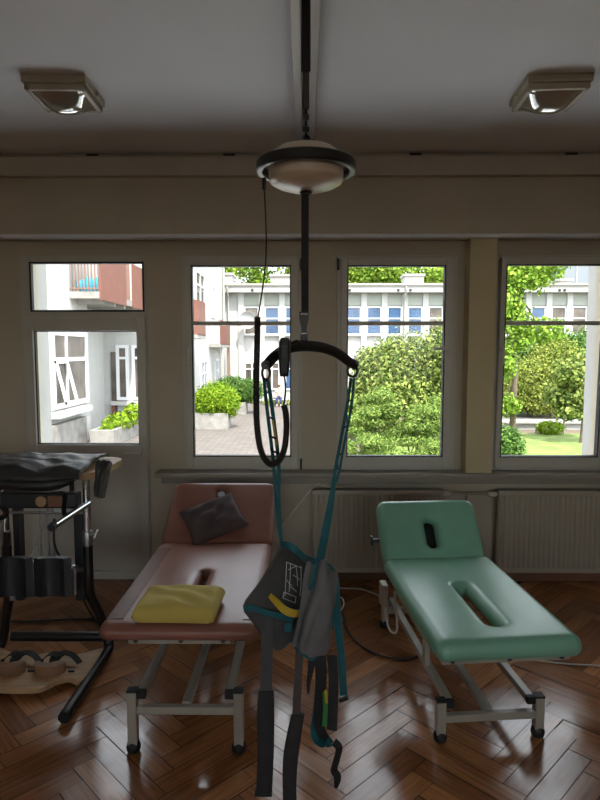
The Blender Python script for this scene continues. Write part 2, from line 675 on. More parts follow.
def leaves(name, blobs, n, size, m, seed, parent=None, shell=.55, flat=0.0, lw=.45):
    """foliage: n separate little leaves scattered through ellipsoids (cx,cy,cz,rx,ry,rz)"""
    rng = np.random.default_rng(seed)
    bl = np.array(blobs, float)
    vol = (bl[:, 3] * bl[:, 4] * bl[:, 5]) ** (2 / 3)
    idx = rng.choice(len(bl), n, p=vol / vol.sum())
    d = rng.normal(size=(n, 3))
    d /= np.linalg.norm(d, axis=1)[:, None]
    rad = shell + (1 - shell) * rng.random(n) ** .6
    rad *= 1 + .10 * rng.normal(size=n)
    P = bl[idx, :3] + bl[idx, 3:6] * d * rad[:, None]
    nrm = d * 1.0 + rng.normal(size=(n, 3)) * .7 + np.array([0, 0, .35 + flat * 2])
    nrm /= np.linalg.norm(nrm, axis=1)[:, None]
    t = rng.normal(size=(n, 3))
    t -= nrm * (t * nrm).sum(1)[:, None]
    t /= np.linalg.norm(t, axis=1)[:, None]
    b = np.cross(nrm, t)
    s = size * (.65 + .7 * rng.random(n))[:, None]
    v0 = P - t * s * .5
    v1 = P + b * s * lw * .5 + nrm * s * .08
    v2 = P + t * s * .5
    v3 = P - b * s * lw * .5 + nrm * s * .08
    co = np.stack([v0, v1, v2, v3], 1).reshape(-1, 3)
    if parent is not None:
        co = co - np.array(wloc(parent))
    me = bpy.data.meshes.new(name)
    me.vertices.add(4 * n)
    me.vertices.foreach_set('co', co.astype(np.float32).ravel())
    me.loops.add(4 * n)
    me.loops.foreach_set('vertex_index', np.arange(4 * n, dtype=np.int32))
    me.polygons.add(n)
    me.polygons.foreach_set('loop_start', np.arange(0, 4 * n, 4, dtype=np.int32))
    me.update(calc_edges=True)
    me.materials.append(MT[m])
    o = bpy.data.objects.new(name, me)
    COL.objects.link(o)
    if parent is not None:
        o.parent = parent
    return o


# ================================================================== THE ROOM
WX0, WX1 = -3.1, 3.3          # side walls
WB = -3.2                     # wall behind the camera
WY = 4.08                     # inner face of the window wall
WT = .26                      # its thickness
CZ = 2.85                     # ceiling height
BZ = 2.34                     # underside of the beam


def structure(o):
    o['kind'] = 'structure'
    return o


# ---- herringbone parquet, laid as separate blocks in one floor mesh
def build_floor():
    bm = bmesh.new()
    uvl = bm.loops.layers.uv.new('grain')
    a, L = .092, .46
    n = int(round(L / a))
    g = .0017
    c45 = math.sqrt(.5)
    rnd = random.Random(3)
    tops = []
    rng = int(9 / a)
    for i in range(-rng, rng):
        for j in range(-rng, rng):
            k = (i - j) % (2 * n)
            if k == 0:                    # horizontal block starts here
                x0, y0, x1, y1, hor = i * a, j * a, i * a + L, j * a + a, True
            elif k == n:                  # vertical block starts here
                x0, y0, x1, y1, hor = i * a, j * a - L + a, i * a + a, j * a + a, False
            else:
                continue
            pts = [(x0 + g, y0 + g), (x1 - g, y0 + g), (x1 - g, y1 - g), (x0 + g, y1 - g)]
            rp = [((px - py) * c45 + .15, (px + py) * c45 + 1.0) for px, py in pts]
            if any(p[0] < WX0 - .4 or p[0] > WX1 + .4 or p[1] < WB - .4 or p[1] > WY + .3 for p in rp):
                continue
            ta, tb = rnd.uniform(-.006, .006), rnd.uniform(-.003, .003)
            vs = [bm.verts.new((p[0], p[1], -.002 + ta * (p[0] - rp[0][0]) + tb * (p[1] - rp[0][1]))) for p in rp]
            f = bm.faces.new(vs)
            ox, oy = rnd.uniform(0, 50), rnd.uniform(0, 50)
            for lp, q in zip(f.loops, pts):
                s, t = (q[0] - x0, q[1] - y0) if hor else (q[1] - y0, q[0] - x0)
                lp[uvl].uv = (s + ox, t + oy)
    # sub-floor showing in the joints
    z = -.008
    f = bm.faces.new([bm.verts.new(p) for p in ((WX0 - .4, WB - .4, z), (WX1 + .4, WB - .4, z), (WX1 + .4, WY + .3, z), (WX0 - .4, WY + .3, z))])
    f.material_index = 1
    f = bm.faces.new([bm.verts.new(p) for p in ((WX0 - .4, WB - .4, -.2), (WX0 - .4, WY + .3, -.2), (WX1 + .4, WY + .3, -.2), (WX1 + .4, WB - .4, -.2))])
    f.material_index = 1
    bmesh.ops.recalc_face_normals(bm, faces=bm.faces)
    for f in bm.faces:
        if f.calc_center_median().z > -.1 and f.normal.z < 0:
            f.normal_flip()
    me = bpy.data.meshes.new('floor')
    bm.to_mesh(me)
    bm.free()
    me.materials.append(MT['parquet'])
    me.materials.append(MT['gap'])
    o = bpy.data.objects.new('floor', me)
    COL.objects.link(o)
    return structure(o)


build_floor()
structure(MB().span((WX0 - .3, WB - .3, CZ), (WX1 + .3, WY + WT, CZ + .3)).build('ceiling', 'ceiling'))
structure(MB().span((WX0 - .25, WB - .2, -.1), (WX0, WY + WT, CZ)).build('wall_left', 'wall'))
structure(MB().span((WX1, WB - .2, -.1), (WX1 + .25, WY + WT, CZ)).build('wall_right', 'wall'))
# wall behind the camera, with two unseen windows added to light the room
mb = MB()
RWZ0, RWZ1 = .9, 2.45
RW = ((-2.5, -.6), (.6, 2.5))
mb.span((WX0, WB - .25, -.1), (WX1, WB, RWZ0))
mb.span((WX0, WB - .25, RWZ1), (WX1, WB, CZ))
for a, b in ((WX0, RW[0][0]), (RW[0][1], RW[1][0]), (RW[1][1], WX1)):
    mb.span((a, WB - .25, RWZ0), (b, WB, RWZ1))
structure(mb.build('wall_rear', 'wall'))
for i, (a, b) in enumerate(RW):
    r_ = structure(empty('window_%d' % (4 + i), ((a + b) / 2, WB, RWZ0)))  # added as fill, out of the camera's view
    mb = MB()
    for p, q in (((a, RWZ0), (a + .07, RWZ1)), ((b - .07, RWZ0), (b, RWZ1)), ((a, RWZ0), (b, RWZ0 + .07)), ((a, RWZ1 - .07), (b, RWZ1)), (((a + b) / 2 - .05, RWZ0), ((a + b) / 2 + .05, RWZ1))):
        mb.span((p[0], WB - .14, p[1]), (q[0], WB - .07, q[1]))
    mb.build('window_frame', 'pvc', r_)
    MB().span((a + .05, WB - .11, RWZ0 + .05), (b - .05, WB - .104, RWZ1 - .05)).build('pane', 'pane', r_)

# openings in the window wall, from the photograph's frame corners
P = lambda x, y: at(x, y, WY)
D_x0, D_x1 = P(25, 400).x, P(149, 400).x
D_z1 = P(60, 256).z
W1 = (P(179, 300).x, P(186, 470).x + .01, P(302, 300).x, P(240, 470).z, P(240, 256).z)
w1x0, w1x1 = P(182, 300).x, P(302, 300).x
w2x0, w2x1 = P(337, 300).x, P(457, 300).x
w3x0, w3x1 = P(494, 300).x, P(494, 300).x + (w2x1 - w2x0)
wz0, wz1 = P(240, 470).z, P(240, 256).z


def wallpiece(mb, x0, x1, z0, z1):
    mb.span((x0, WY, z0), (x1, WY + WT, z1))


mb = MB()
xs = [WX0, D_x0, D_x1, w1x0, w1x1, w2x0, w2x1, w3x0, w3x1, WX1]
wallpiece(mb, WX0, D_x0, -.1, CZ)
wallpiece(mb, D_x0, D_x1, D_z1, CZ)
wallpiece(mb, D_x1, w1x0, -.1, CZ)
wallpiece(mb, w1x0, w1x1, -.1, wz0)
wallpiece(mb, w1x0, w1x1, wz1, CZ)
wallpiece(mb, w1x1, w2x0, -.1, CZ)
wallpiece(mb, w2x0, w2x1, -.1, wz0)
wallpiece(mb, w2x0, w2x1, wz1, CZ)
wallpiece(mb, w2x1, w3x0, -.1, CZ)
wallpiece(mb, w3x0, w3x1, -.1, wz0)
wallpiece(mb, w3x0, w3x1, wz1, CZ)
wallpiece(mb, w3x1, WX1, -.1, CZ)
structure(mb.build('wall_back', 'wall'))

# beam over the windows, its edge strip painted pale for the lit underside, the pillar between the right windows
structure(MB().span((WX0, 3.94, BZ), (WX1, WY, CZ)).build('beam', 'wall'))
mb = MB()
mb.box(((WX0 + WX1) / 2, 3.972, BZ - .008), (WX1 - WX0, .095, .026), None, .010, 3)
structure(mb.build('trim_1', 'ceiling'))
mb = MB()
mb.span((P(467, 400).x * 3.95 / WY, 3.955, .782), (P(494, 400).x * 3.95 / WY, WY, BZ - .016), .006)
structure(mb.build('pillar', 'pillar'))
# pale strip standing in for window light on the pillar's left face
structure(MB().span((P(462, 400).x, WY - .012, wz0 - .02), (P(466, 400).x, WY, BZ - .016)).build('lit_strip', 'trimw'))

# sill board (runs on both sides of the pillar), skirting
sx0 = at(155, 470, 3.95).x
mb = MB()
mb.span((sx0, 3.93, .752), (WX1, WY, .782), .008, 3)
mb.span((sx0 + .03, 3.99, .70), (WX1, WY, .752), .003)
structure(mb.build('trim_3', 'sill'))
mb = MB()
mb.span((D_x1 + .03, WY - .018, 0), (WX1, WY, .09), .004)
mb.span((WX0, WY - .018, 0), (D_x0 - .03, WY, .09), .004)
structure(mb.build('baseboard_back', 'woodred'))
structure(MB().span((WX0, WB, 0), (WX0 + .018, WY, .09), .004).build('baseboard_left', 'woodred'))
structure(MB().span((WX1 - .018, WB, 0), (WX1, WY, .09), .004).build('baseboard_right', 'woodred'))


# ---- windows
def window(name, x0, x1, z0, z1, bar_z, tilt=0.0, handle='right', hinges=True, gl=None):
    """one tilt-and-turn window: fixed frame, sash, glazing bar, pane, handle"""
    root = empty(name, ((x0 + x1) / 2, WY, z0))
    root['kind'] = 'structure'
    yf = WY - .012
    fw = .035
    mb = MB()
    for a, b in (((x0, z0), (x0 + fw, z1)), ((x1 - fw, z0), (x1, z1)), ((x0 + fw, z0), (x1 - fw, z0 + fw)), ((x0 + fw, z1 - fw), (x1 - fw, z1))):
        mb.span((a[0], yf, a[1]), (b[0], yf + .07, b[1]), .004)
    mb.build('window_frame', 'pvc', root)
    # sash pivoting on its lower edge when tilted
    gx0, gx1, gz0, gz1 = gl
    sx0, sx1, sz0, sz1 = x0 + fw * .7, x1 - fw * .7, z0 + fw * .7, z1 - fw * .7
    piv = M.Translation((0, yf, sz0)) @ M.Rotation(tilt, 4, 'X') @ M.Translation((0, -yf, -sz0))
    mb = MB()
    for a, b in (((sx0, sz0), (gx0, sz1)), ((gx1, sz0), (sx1, sz1)), ((gx0, sz0), (gx1, gz0)), ((gx0, gz1), (gx1, sz1))):
        mb.span((a[0], yf - .022, a[1]), (b[0], yf + .05, b[1]), .005)
    mb.xf(piv)
    sash = mb.build('window_sash', 'pvc', root)
    mb = MB()
    be = .007
    for a, b in (((gx0 - be, gz0 - be), (gx0 + be, gz1 + be)), ((gx1 - be, gz0 - be), (gx1 + be, gz1 + be)), ((gx0, gz0 - be), (gx1, gz0 + be)), ((gx0, gz1 - be), (gx1, gz1 + be))):
        mb.span((a[0], yf - .018, a[1]), (b[0], yf + .03, b[1]))
    mb.xf(piv)
    mb.build('glazing_gasket', 'rubber', sash)
    mb = MB().span((gx0, yf - .012, bar_z - .014), (gx1, yf + .03, bar_z + .014), .003)
    mb.xf(piv)
    mb.build('glazing_bar', 'pvc', sash)
    mb = MB().span((gx0 - .01, yf + .012, gz0 - .01), (gx1 + .01, yf + .018, gz1 + .01))
    mb.xf(piv)
    mb.build('pane', 'pane', root)
    hx = (gx1 + sx1) / 2 if handle == 'right' else (gx0 + sx0) / 2
    hz = bar_z - .17
    s = -1 if handle == 'right' else 1
    mb = MB()
    mb.box((hx, yf - .026, hz), (.024, .014, .062), None, .005)
    mb.tube([(hx, yf - .03, hz), (hx, yf - .06, hz)], .008)
    if handle == 'right':
        mb.box((hx - .05, yf - .062, hz), (.12, .014, .020), None, .006)
    else:
        mb.box((hx, yf - .062, hz - .05), (.020, .014, .12), None, .006)
    mb.xf(piv)
    mb.build('window_handle', 'pvc', root)
    if hinges:
        ex = x0 + .006 if handle == 'right' else x1 - .006
        for hz in (z0 + .05, z1 - .06):
            MB().box((ex, yf - .02, hz), (.014, .024, .075), None, .005).build('window_hinge', 'black', root)
    return root


gb = P(240, 456).z
gt = P(240, 266).z
barz = P(240, 323.5).z
window('window_1', w1x0, w1x1, wz0, wz1, barz, 0.0, 'left', gl=(P(192, 300).x, P(291, 300).x, gb, gt))
window('window_2', w2x0, w2x1, wz0, wz1, barz, 0.0, 'right', gl=(P(347, 300).x, P(444.5, 300).x, gb, gt))
window('window_3', w3x0, w3x1, wz0, wz1, barz, R(1.6), 'left', gl=(P(502.5, 300).x, P(502.5, 300).x + .665, gb, gt))

# ---- balcony door with a fanlight above
root = empty('door_1', ((D_x0 + D_x1) / 2, WY, 0))
root['kind'] = 'structure'
yf = WY - .012
fx0, fx1, fz0, fz1 = P(32, 300).x, P(144, 300).x, P(80, 311).z, P(80, 263).z
lx0, lx1, lz0, lz1 = P(37.5, 400).x, P(139.5, 400).x, P(80, 444).z, P(80, 331).z
pz0, pz1 = P(80, 569).z, P(80, 456).z
tz = P(80, 313.5).z
mb = MB()
mb.span((D_x0, yf, 0), (fx0 - .012, yf + .07, D_z1), .004)
mb.span((fx1 + .012, yf, 0), (D_x1, yf + .07, D_z1), .004)
mb.span((fx0 - .012, yf, fz1), (fx1 + .012, yf + .07, D_z1), .004)
mb.span((fx0 - .012, yf, tz - .03), (fx1 + .012, yf + .07, fz0), .004)
mb.span((fx0 - .012, yf, 0), (fx1 + .012, yf + .07, .03), .004)
mb.span((fx0 - .012, yf, fz0), (fx0, yf + .07, fz1))
mb.span((fx1, yf, fz0), (fx1 + .012, yf + .07, fz1))
mb.build('door_frame', 'pvc', root)
lf0, lf1 = P(28, 400).x, P(148, 400).x
mb = MB()
mb.span((lf0, yf - .025, .03), (lx0, yf + .045, tz - .025), .005)
mb.span((lx1, yf - .025, .03), (lf1, yf + .045, tz - .025), .005)
mb.span((lx0, yf - .025, lz1), (lx1, yf + .045, tz - .025), .004)
mb.span((lx0, yf - .025, pz1), (lx1, yf + .045, lz0), .004)
mb.span((lx0, yf - .025, .03), (lx1, yf + .045, pz0), .004)
leaf = mb.build('door_leaf', 'pvc', root)
MB().span((lx0 - .01, yf + .0, pz0 - .01), (lx1 + .01, yf + .03, pz1 + .01)).build('door_panel', 'pvc', leaf)
mb = MB()
be = .006
for X0, X1, Z0, Z1 in ((fx0, fx1, fz0, fz1), (lx0, lx1, lz0, lz1)):
    for a, b in (((X0 - be, Z0), (X0 + be, Z1)), ((X1 - be, Z0), (X1 + be, Z1)), ((X0 - be, Z0 - be), (X1 + be, Z0 + be)), ((X0 - be, Z1 - be), (X1 + be, Z1 + be))):
        mb.span((a[0], yf - .004, a[1]), (b[0], yf + .03, b[1]))
mb.build('glazing_gasket', 'rubber', root)
MB().span((fx0 - .005, yf + .012, fz0 - .005), (fx1 + .005, yf + .018, fz1 + .005)).build('pane', 'pane', root)
MB().span((lx0 - .005, yf + .012, lz0 - .005), (lx1 + .005, yf + .018, lz1 + .005)).build('pane', 'pane', root)
hp = P(140, 452)
mb = MB().box((P(142.5, 450).x, yf - .03, hp.z - .01), (.03, .012, .10), None, .004)
mb.tube([(P(142.5, 450).x, yf - .03, hp.z), (P(142.5, 450).x, yf - .065, hp.z)], .008)
mb.box((P(136, 450).x, yf - .068, hp.z), (.12, .014, .018), None, .005)
mb.build('door_handle', 'pvc', leaf)

# ---- curtain rail under the ceiling
t = thing('curtain_rail', 'long beige wooden curtain rail fixed along the beam just under the ceiling', 'curtain rail', (0, 3.9, 2.70))
MB().span((WX0, 3.895, 2.712), (WX1, 3.935, 2.822), .004).build('fascia', 'trimw', t)
MB().span((WX0, 3.885, 2.698), (WX1, 3.938, 2.7115), .003).build('track', 'trimw', t)
for px in (92, 229, 416, 572):
    x = at(px, 156, 3.9).x
    MB().box((x, 3.912, 2.829), (.075, .03, .016), None, .006).build('bracket', 'black', t)

# ---- ceiling lamps
def lamp(cx, cy, label, rz):
    t = thing('ceiling_lamp', label, 'lamp', (cx, cy, CZ), 'square ceiling lamps')
    w, d = .295, .29
    mb = MB().box((cx, cy, CZ - .018), (w, d, .036), None, .006)
    mb.build('lamp_base', 'lamp', t)
    mb = MB()
    zt, zb = CZ - .036, CZ - .064
    rw = .022
    w2, d2 = w - .02, d - .02
    for c, s in (((cx, cy - d2 / 2 + rw / 2), (w2, rw)), ((cx, cy + d2 / 2 - rw / 2), (w2, rw)), ((cx - w2 / 2 + rw / 2, cy), (rw, d2)), ((cx + w2 / 2 - rw / 2, cy), (rw, d2))):
        mb.box((c[0], c[1], (zt + zb) / 2), (s[0], s[1], zt - zb), None, .004)
    mb.build('lamp_rim', 'lamp', t)
    rows = []
    n = 9
    for j in range(n):
        v = -1 + 2 * j / (n - 1)
        row = []
        for i in range(n):
            u = -1 + 2 * i / (n - 1)
            row.append((cx + u * (w2 / 2 - rw), cy + v * (d2 / 2 - rw), zb + .002 - .055 * (1 - abs(u) ** 2.6) * (1 - abs(v) ** 2.0)))
        rows.append(row)
    MB().sheet(rows, .003, 3).build('diffuser', 'diffuser', t, True)
    for s in (-1, 1):
        MB().box((cx + s * (w / 2 + .004), cy + .02, CZ - .03), (.012, .03, .014), None, .003).build('clip', 'lamp', t)
    t.rotation_euler = (0, 0, rz)
    return t


lamp(-1.150, 2.975, 'square beige ceiling lamp with bulging glass, above the door and standing frame', R(1.5))
lamp(1.165, 2.985, 'square beige ceiling lamp with bulging glass, above the green treatment table', R(-3))

# ---- radiators
def radiator(x0, x1, label, valve_left):
    t = thing('radiator', label, 'radiator', ((x0 + x1) / 2, WY - .06, .09), 'panel radiators under the sill')
    z0, z1 = .09, .66
    mb = MB()
    n = int((x1 - x0) / .0333)
    st = (x1 - x0) / n
    yb, yf_ = 4.03, 3.972
    # fluted front sheet
    prof = []
    for i in range(n):
        a = x0 + i * st
        prof += [(a, yf_ + .006), (a + st * .18, yf_ + .006), (a + st * .34, yf_), (a + st * .84, yf_)]
    prof.append((x1, yf_ + .006))
    poly = prof + [(x1, yb), (x0, yb)]
    mb.prism(poly, z0 + .03, z1 - .03)
    mb.build('panel', 'rad', t)
    mb = MB()
    mb.span((x0 - .004, yf_ - .004, z1 - .035), (x1 + .004, yb + .01, z1), .008)
    mb.build('top_casing', 'rad', t)
    MB().span((x0 - .004, yf_ - .002, z0), (x1 + .004, yb + .006, z0 + .035), .008).build('bottom_casing', 'rad', t)
    vx = x0 - .035 if valve_left else x1 + .02
    if valve_left is not None:
        mb = MB()
        s = -1 if valve_left else 1
        mb.lathe([(.0, -.03), (.018, -.03), (.02, .0), (.017, .03), (0, .03)], (vx, 4.0, z1 - .03), 'X', 14)
        mb.tube([(vx + .05 * -s, 4.0, z1 - .03), (vx, 4.0, z1 - .03)], .009)
        mb.build('thermostat_valve', 'trimw', t, True)
    for bx in (x0 + .08, x1 - .08):
        MB().span((bx - .015, yb, z0 + .05), (bx + .015, WY - .003, z1 - .05)).build('bracket', 'rad', t)
    return t


ra1, rb1 = at(312, 530, 3.97).x, at(443, 530, 3.97).x
ra2 = at(498, 530, 3.97).x
radiator(ra1, rb1, 'fluted cream radiator behind the hanging sling and the green headrest', False)
radiator(ra2, ra2 + .95, 'fluted cream radiator on the right, beyond the pillar', True)
t = tag(MB().tube([(rb1 + .03, 4.0, .63), (ra2 - .04, 4.0, .63)], .009).tube([(.92 + .19, 4.05, .0), (1.11, 4.05, .63)], .010).build('heating_pipe', 'rad', None, True),
        'thin cream heating pipe joining the two radiators and running to the floor', 'pipe')

# ================================================================== TREATMENT TABLES
def treatment_table(label, x0, x1, yf, yh, zt, T, vinyl, head_len, head_ang, slot, head_slot, postx, posty, barx, head_dx=0, head_w=None, ph=.19, zcb=.125, yr=3.3):
    cx = (x0 + x1) / 2
    t = thing('treatment_table', label, 'treatment table', (cx, (yf + yh) / 2, 0), 'height-adjustable treatment tables')
    # cushions
    W = x1 - x0
    mb = cushion(rrect(0, 0, W, yh - yf, .045), [rrect(*slot, min(slot[2] - slot[0], slot[3] - slot[1]) * .48)] if slot else [], T, .04, .006)
    mb.xf(M.Translation((x0, yf, zt - T)))
    body = mb.build('body_cushion', vinyl, t, True, angle=70)
    hw = head_w or W
    mb = cushion(rrect(0, 0, hw, head_len, .055), [rrect(*head_slot, min(head_slot[2] - head_slot[0], head_slot[3] - head_slot[1]) * .48)] if head_slot else [], T, .038, .006)
    mb.xf(M.Translation((cx - hw / 2 + head_dx, yh + .012, zt - T)) @ M.Rotation(head_ang, 4, 'X'))
    head = mb.build('headrest_cushion', vinyl, t, True, angle=70)
    # board under the headrest
    mb = MB().box((hw / 2, head_len / 2, -.012), (hw * .62, head_len * .7, .02), None, .004)
    mb.xf(M.Translation((cx - hw / 2 + head_dx, yh + .012, zt - T)) @ M.Rotation(head_ang, 4, 'X'))
    mb.build('headrest_board', 'black', t)
    # upper frame: two long rails, front and rear cross bars
    zu = zt - T - .03
    ym = yh - .03
    ux0, ux1 = barx
    mb = MB()
    mb.bar((ux0 + .03, yf + .1, zu), (ux0 + .03, ym, zu), .03, .035)
    mb.bar((ux1 - .03, yf + .1, zu), (ux1 - .03, ym, zu), .03, .035)
    mb.bar((ux0, ym - .1, zu), (ux1, ym - .1, zu), .03, .035)
    mb.build('cushion_frame', 'frame', t)
    mb = MB().bar((ux0, yf + .1, zu), (ux1, yf + .1, zu), .035, .033)
    fb = mb.build('front_crossbar', 'frame', t)
    for q in (.08, .52, .93):
        MB().lathe([(0, -.004), (.009, -.004), (.010, 0), (.007, .004), (0, .004)], (ux0 + (ux1 - ux0) * q, yf + .080, zu), 'Y', 12).build('bolt', 'black', fb)
    for q in (.14, .86):
        MB().box((ux0 + (ux1 - ux0) * q, yf + .1, zu + .024), (.05, .03, .014)).build('spacer_block', 'black', fb)
    # base
    px0, px1 = postx
    zr = ph - .012
    for y, s in ((posty, 1), (yr, -1)):
        for x in (px0, px1):
            leg = MB().span((x - .019, y - .019, .028), (x + .019, y + .019, ph), .004).build('leg', 'frame', t)
            MB().lathe([(0, 0), (.018, 0), (.026, .008), (.029, .022), (.026, .036), (.018, .046), (0, .048)], (x, y, 0), 'Z', 16).build('rubber_foot', 'rubber', leg, True)
            MB().span((x - .021, y - .021, ph - .002), (x + .021, y + .021, ph + .006), .004).build('leg_cap', 'rubber', leg)
        MB().bar((px0 + .018, y, zcb), (px1 - .018, y, zcb), .03, .032).build('base_crossbar', 'frame', t)
    for x, s in ((px0, 1), (px1, -1)):
        xx = x + s * .036
        r_ = MB().bar((xx, posty + .0, zr), (xx, yr, zr), .034, .03).build('base_rail', 'frame', t)
        MB().box((xx, posty - .003, zr), (.037, .022, .033), None, .003).build('rail_cap', 'rubber', r_)
    cxb = (px0 + px1) / 2
    MB().bar((cxb, posty + .01, zcb + .01), (cxb, yr, zcb + .01), .035, .03).build('base_rail', 'frame', t)
    # lifting arms folded between base and top
    for x in (px0 + .085, px1 - .085):
        MB().bar((x, posty + .55, .185), (x, posty + .12, zu - .01), .022, .03).build('lift_arm', 'frame', t)
        MB().bar((x, yr - .04, .185), (x, yr - .48, zu - .01), .022, .03).build('lift_arm', 'frame', t)
    MB().tube([(cxb, yr - .1, .16), (cxb, posty + .42, zu - .005)], .022, 12).build('lift_motor', 'steel', t, True)
    return t, body, head


brown, bb, bh = treatment_table('brown vinyl treatment table with raised backrest, two cushions lying on it', -.815, -.180, 2.245, 3.29, .525, .062, 'brown',
                                .505, R(32), (.315, .42, .345, .60), (.285, .34, .325, .43), (-.684, -.262), 2.27, (-.715, -.30), ph=.255, zcb=.178, yr=3.55)
# stitched side flaps and the ring in the backrest slot
for s, (xa, xb) in ((0, (-.795, -.726)), (1, (-.247, -.20))):
    z = .5362
    mb = MB()
    rows = []
    for k in range(7):
        y = 2.31 + .86 * k / 6
        zz = (.5238, .5288, .5302) if s == 0 else (.5300, .5288, .5238)
        rows.append([(xa, y, zz[0]), ((xa + xb) / 2, y, zz[1]), (xb, y, zz[2])])
    mb.sheet(rows, .003, 3)
    mb.build('side_flap', 'brown2' if s == 0 else 'brown', bb, True, 'stitched dark vinyl side flap')
rot = M.Translation((-.815, 3.302, .463)) @ M.Rotation(R(32), 4, 'X')
mb = MB().lathe([(.014, .0), (.022, .0), (.022, .004), (.014, .004)], (.305, .385, .064), 'Z', 18)
mb.xf(rot)
mb.build('slot_ring', 'steel', bh, True)

green, gb_, gh = treatment_table('green vinyl treatment table with raised headrest and two open slots', .432, 1.002, 2.14, 3.07, .525, .078, 'green',
                                 .375, R(50), (.255, .15, .308, .565), (.250, .10, .305, .25), (.520, .935), 2.36, (.475, .985), head_dx=-.006, head_w=.55, ph=.175, zcb=.10, yr=3.38)
# side bracket, control box and knob on the green table
MB().span((.462, 2.40, .30), (.484, 2.44, .46), .003).build('side_bracket', 'frame', green)
mb = MB().tube([(.40, 3.20, .575), (.46, 3.20, .575)], .010, 10)
mb.box((.40, 3.20, .575), (.010, .03, .05), None, .003)
mb.build('headrest_knob', 'black', green)
MB().box((.452, 3.12, .31), (.035, .08, .12), None, .006).build('control_box', 'rad', green)
mb = MB().tube(spline([(.455, 3.09, .26), (.456, 3.07, .20), (.470, 3.04, .145), (.50, 3.03, .14), (.51, 3.06, .20), (.505, 3.10, .33)], 8), .006, 8)
mb.build('control_cable', 'wcable', green, True)
MB().bar((.50, 2.40, .37), (.50, 3.02, .37), .02, .035).build('side_rail', 'frame', green)

green.rotation_euler = (0, 0, R(5.2))
green.location.x += .012

# cushions on the brown table
mb = pillow(.335, .25, .085, 30, .02, 4, .006, 7, .35)
for v in mb.bm.verts:
    v.co.z = max(v.co.z, -.028)
mb.xf(M.Translation((-.510, 2.375, .5645)) @ M.Rotation(R(-1.5), 4, 'Z'))
yc = tag(mb.build('cushion', 'yellow', None, True, angle=60), 'flat mustard yellow cushion at the near end of the brown table', 'cushion')
mb = pillow(.335, .275, .075, 24, .08, 9, .012)
mb.xf(M.Translation((-.528, 3.392, .630)) @ M.Rotation(R(35), 4, 'X') @ M.Rotation(R(27), 4, 'Z'))
tag(mb.build('cushion', 'aubergine', None, True, angle=60), 'dark brown square cushion leaning on the raised backrest of the brown table', 'cushion')

# ================================================================== CEILING HOIST AND SLING
HY = 2.0
A = lambda px, py, y=HY: at(px, py, y)
rl = thing('ceiling_rail', 'metal hoist track running along the middle of the ceiling', 'rail', (0, 1.0, CZ))
rx = 0.0
mb = MB()
yr0, yr1 = -2.6, 3.86
mb.span((rx - .050, yr0, CZ - .012), (rx + .050, yr1, CZ))
for s in (-1, 1):
    mb.span((rx + s * .050 - .003, yr0, CZ - .062), (rx + s * .050 + .003, yr1, CZ), .001)
    mb.span((rx + s * .034 - .016, yr0, CZ - .066), (rx + s * .034 + .016, yr1, CZ - .060), .001)
mb.build('track_profile', 'rail', rl)
MB().span((rx - .055, yr1, CZ - .068), (rx + .055, yr1 + .01, CZ), .002).build('end_cap', 'black', rl)

ho = thing('ceiling_hoist', 'cream domed ceiling hoist hanging from the track, with strap, spreader bar and handset', 'hoist', (0, HY, 2.1))
hx = A(306, 168).x
mb = MB()
for dy in (-.07, .07):
    for s in (-1, 1):
        mb.lathe([(0, -.007), (.016, -.007), (.016, .007), (0, .007)], (rx + s * .030, HY + dy, CZ - .043), 'X', 14)
    mb.tube([(rx - .03, HY + dy, CZ - .043), (rx + .03, HY + dy, CZ - .043)], .005)
mb.span((rx - .010, HY - .09, CZ - .075), (rx + .010, HY + .09, CZ - .035), .003)
mb.build('trolley', 'black', ho)
zA, zB, zC = CZ - .06, A(305.5, 72).z, A(305.5, 108).z
MB().box((hx, HY, (zA + zB) / 2), (.029, .012, zA - zB), None, .003).build('suspension_strap', 'blackweb', ho)
MB().box((hx, HY, (zB + zC) / 2 + .002), (.021, .008, zB - zC + .012), None, .002).build('suspension_strap', 'greydark', ho)
mb = MB()
z = zC
mb.tube([(hx, HY, zC + .01), (hx, HY, A(306, 140).z - .02)], .004, 8)
for py, s in ((118, .020), (130, .022)):
    mb.box((hx, HY, A(306, py).z), (s, .02, .018), None, .004)
mb.lathe([(0, 0), (.014, 0), (.013, .008), (.006, .016), (0, .016)], (hx, HY, A(306, 140).z), 'Z', 14)
mb.build('hook', 'black', ho)
# dome body and bumper ring
zc = A(306, 168).z
k = HY / 600
mb = MB().lathe([(0, .072), (.05, .071), (.09, .062), (.112, .046), (.119, .030), (.121, .0), (.121, -.034), (.117, -.042), (.098, -.053), (.06, -.065), (.03, -.070), (0, -.071)], (hx, HY, zc - .004), 'Z', 48)
body = mb.build('motor_dome', 'dome', ho, True)
MB().lathe([(.0, -.004), (.018, -.004), (.021, 0), (.018, .004), (0, .004)], (hx, HY, zc - .078), 'Z', 20).build('strap_guide', 'black', body, True)
mb = MB()
prof = [(.143, -.017), (.157, -.017), (.161, -.013), (.161, .013), (.157, .017), (.143, .017), (.140, .013), (.140, -.013)]
rg = []
for j in range(56):
    a = 2 * PI * j / 56
    rg.append([V((hx + r * math.cos(a), HY + r * math.sin(a), zc + h)) for r, h in prof])
mb.rings(rg, closed=True)
mb.build('bumper_ring', 'black', ho, True)
for j in range(4):
    a = PI / 4 + PI / 2 * j
    MB().bar((hx + .115 * math.cos(a), HY + .115 * math.sin(a), zc), (hx + .145 * math.cos(a), HY + .145 * math.sin(a), zc), .03, .012).build('ring_spoke', 'black', ho)
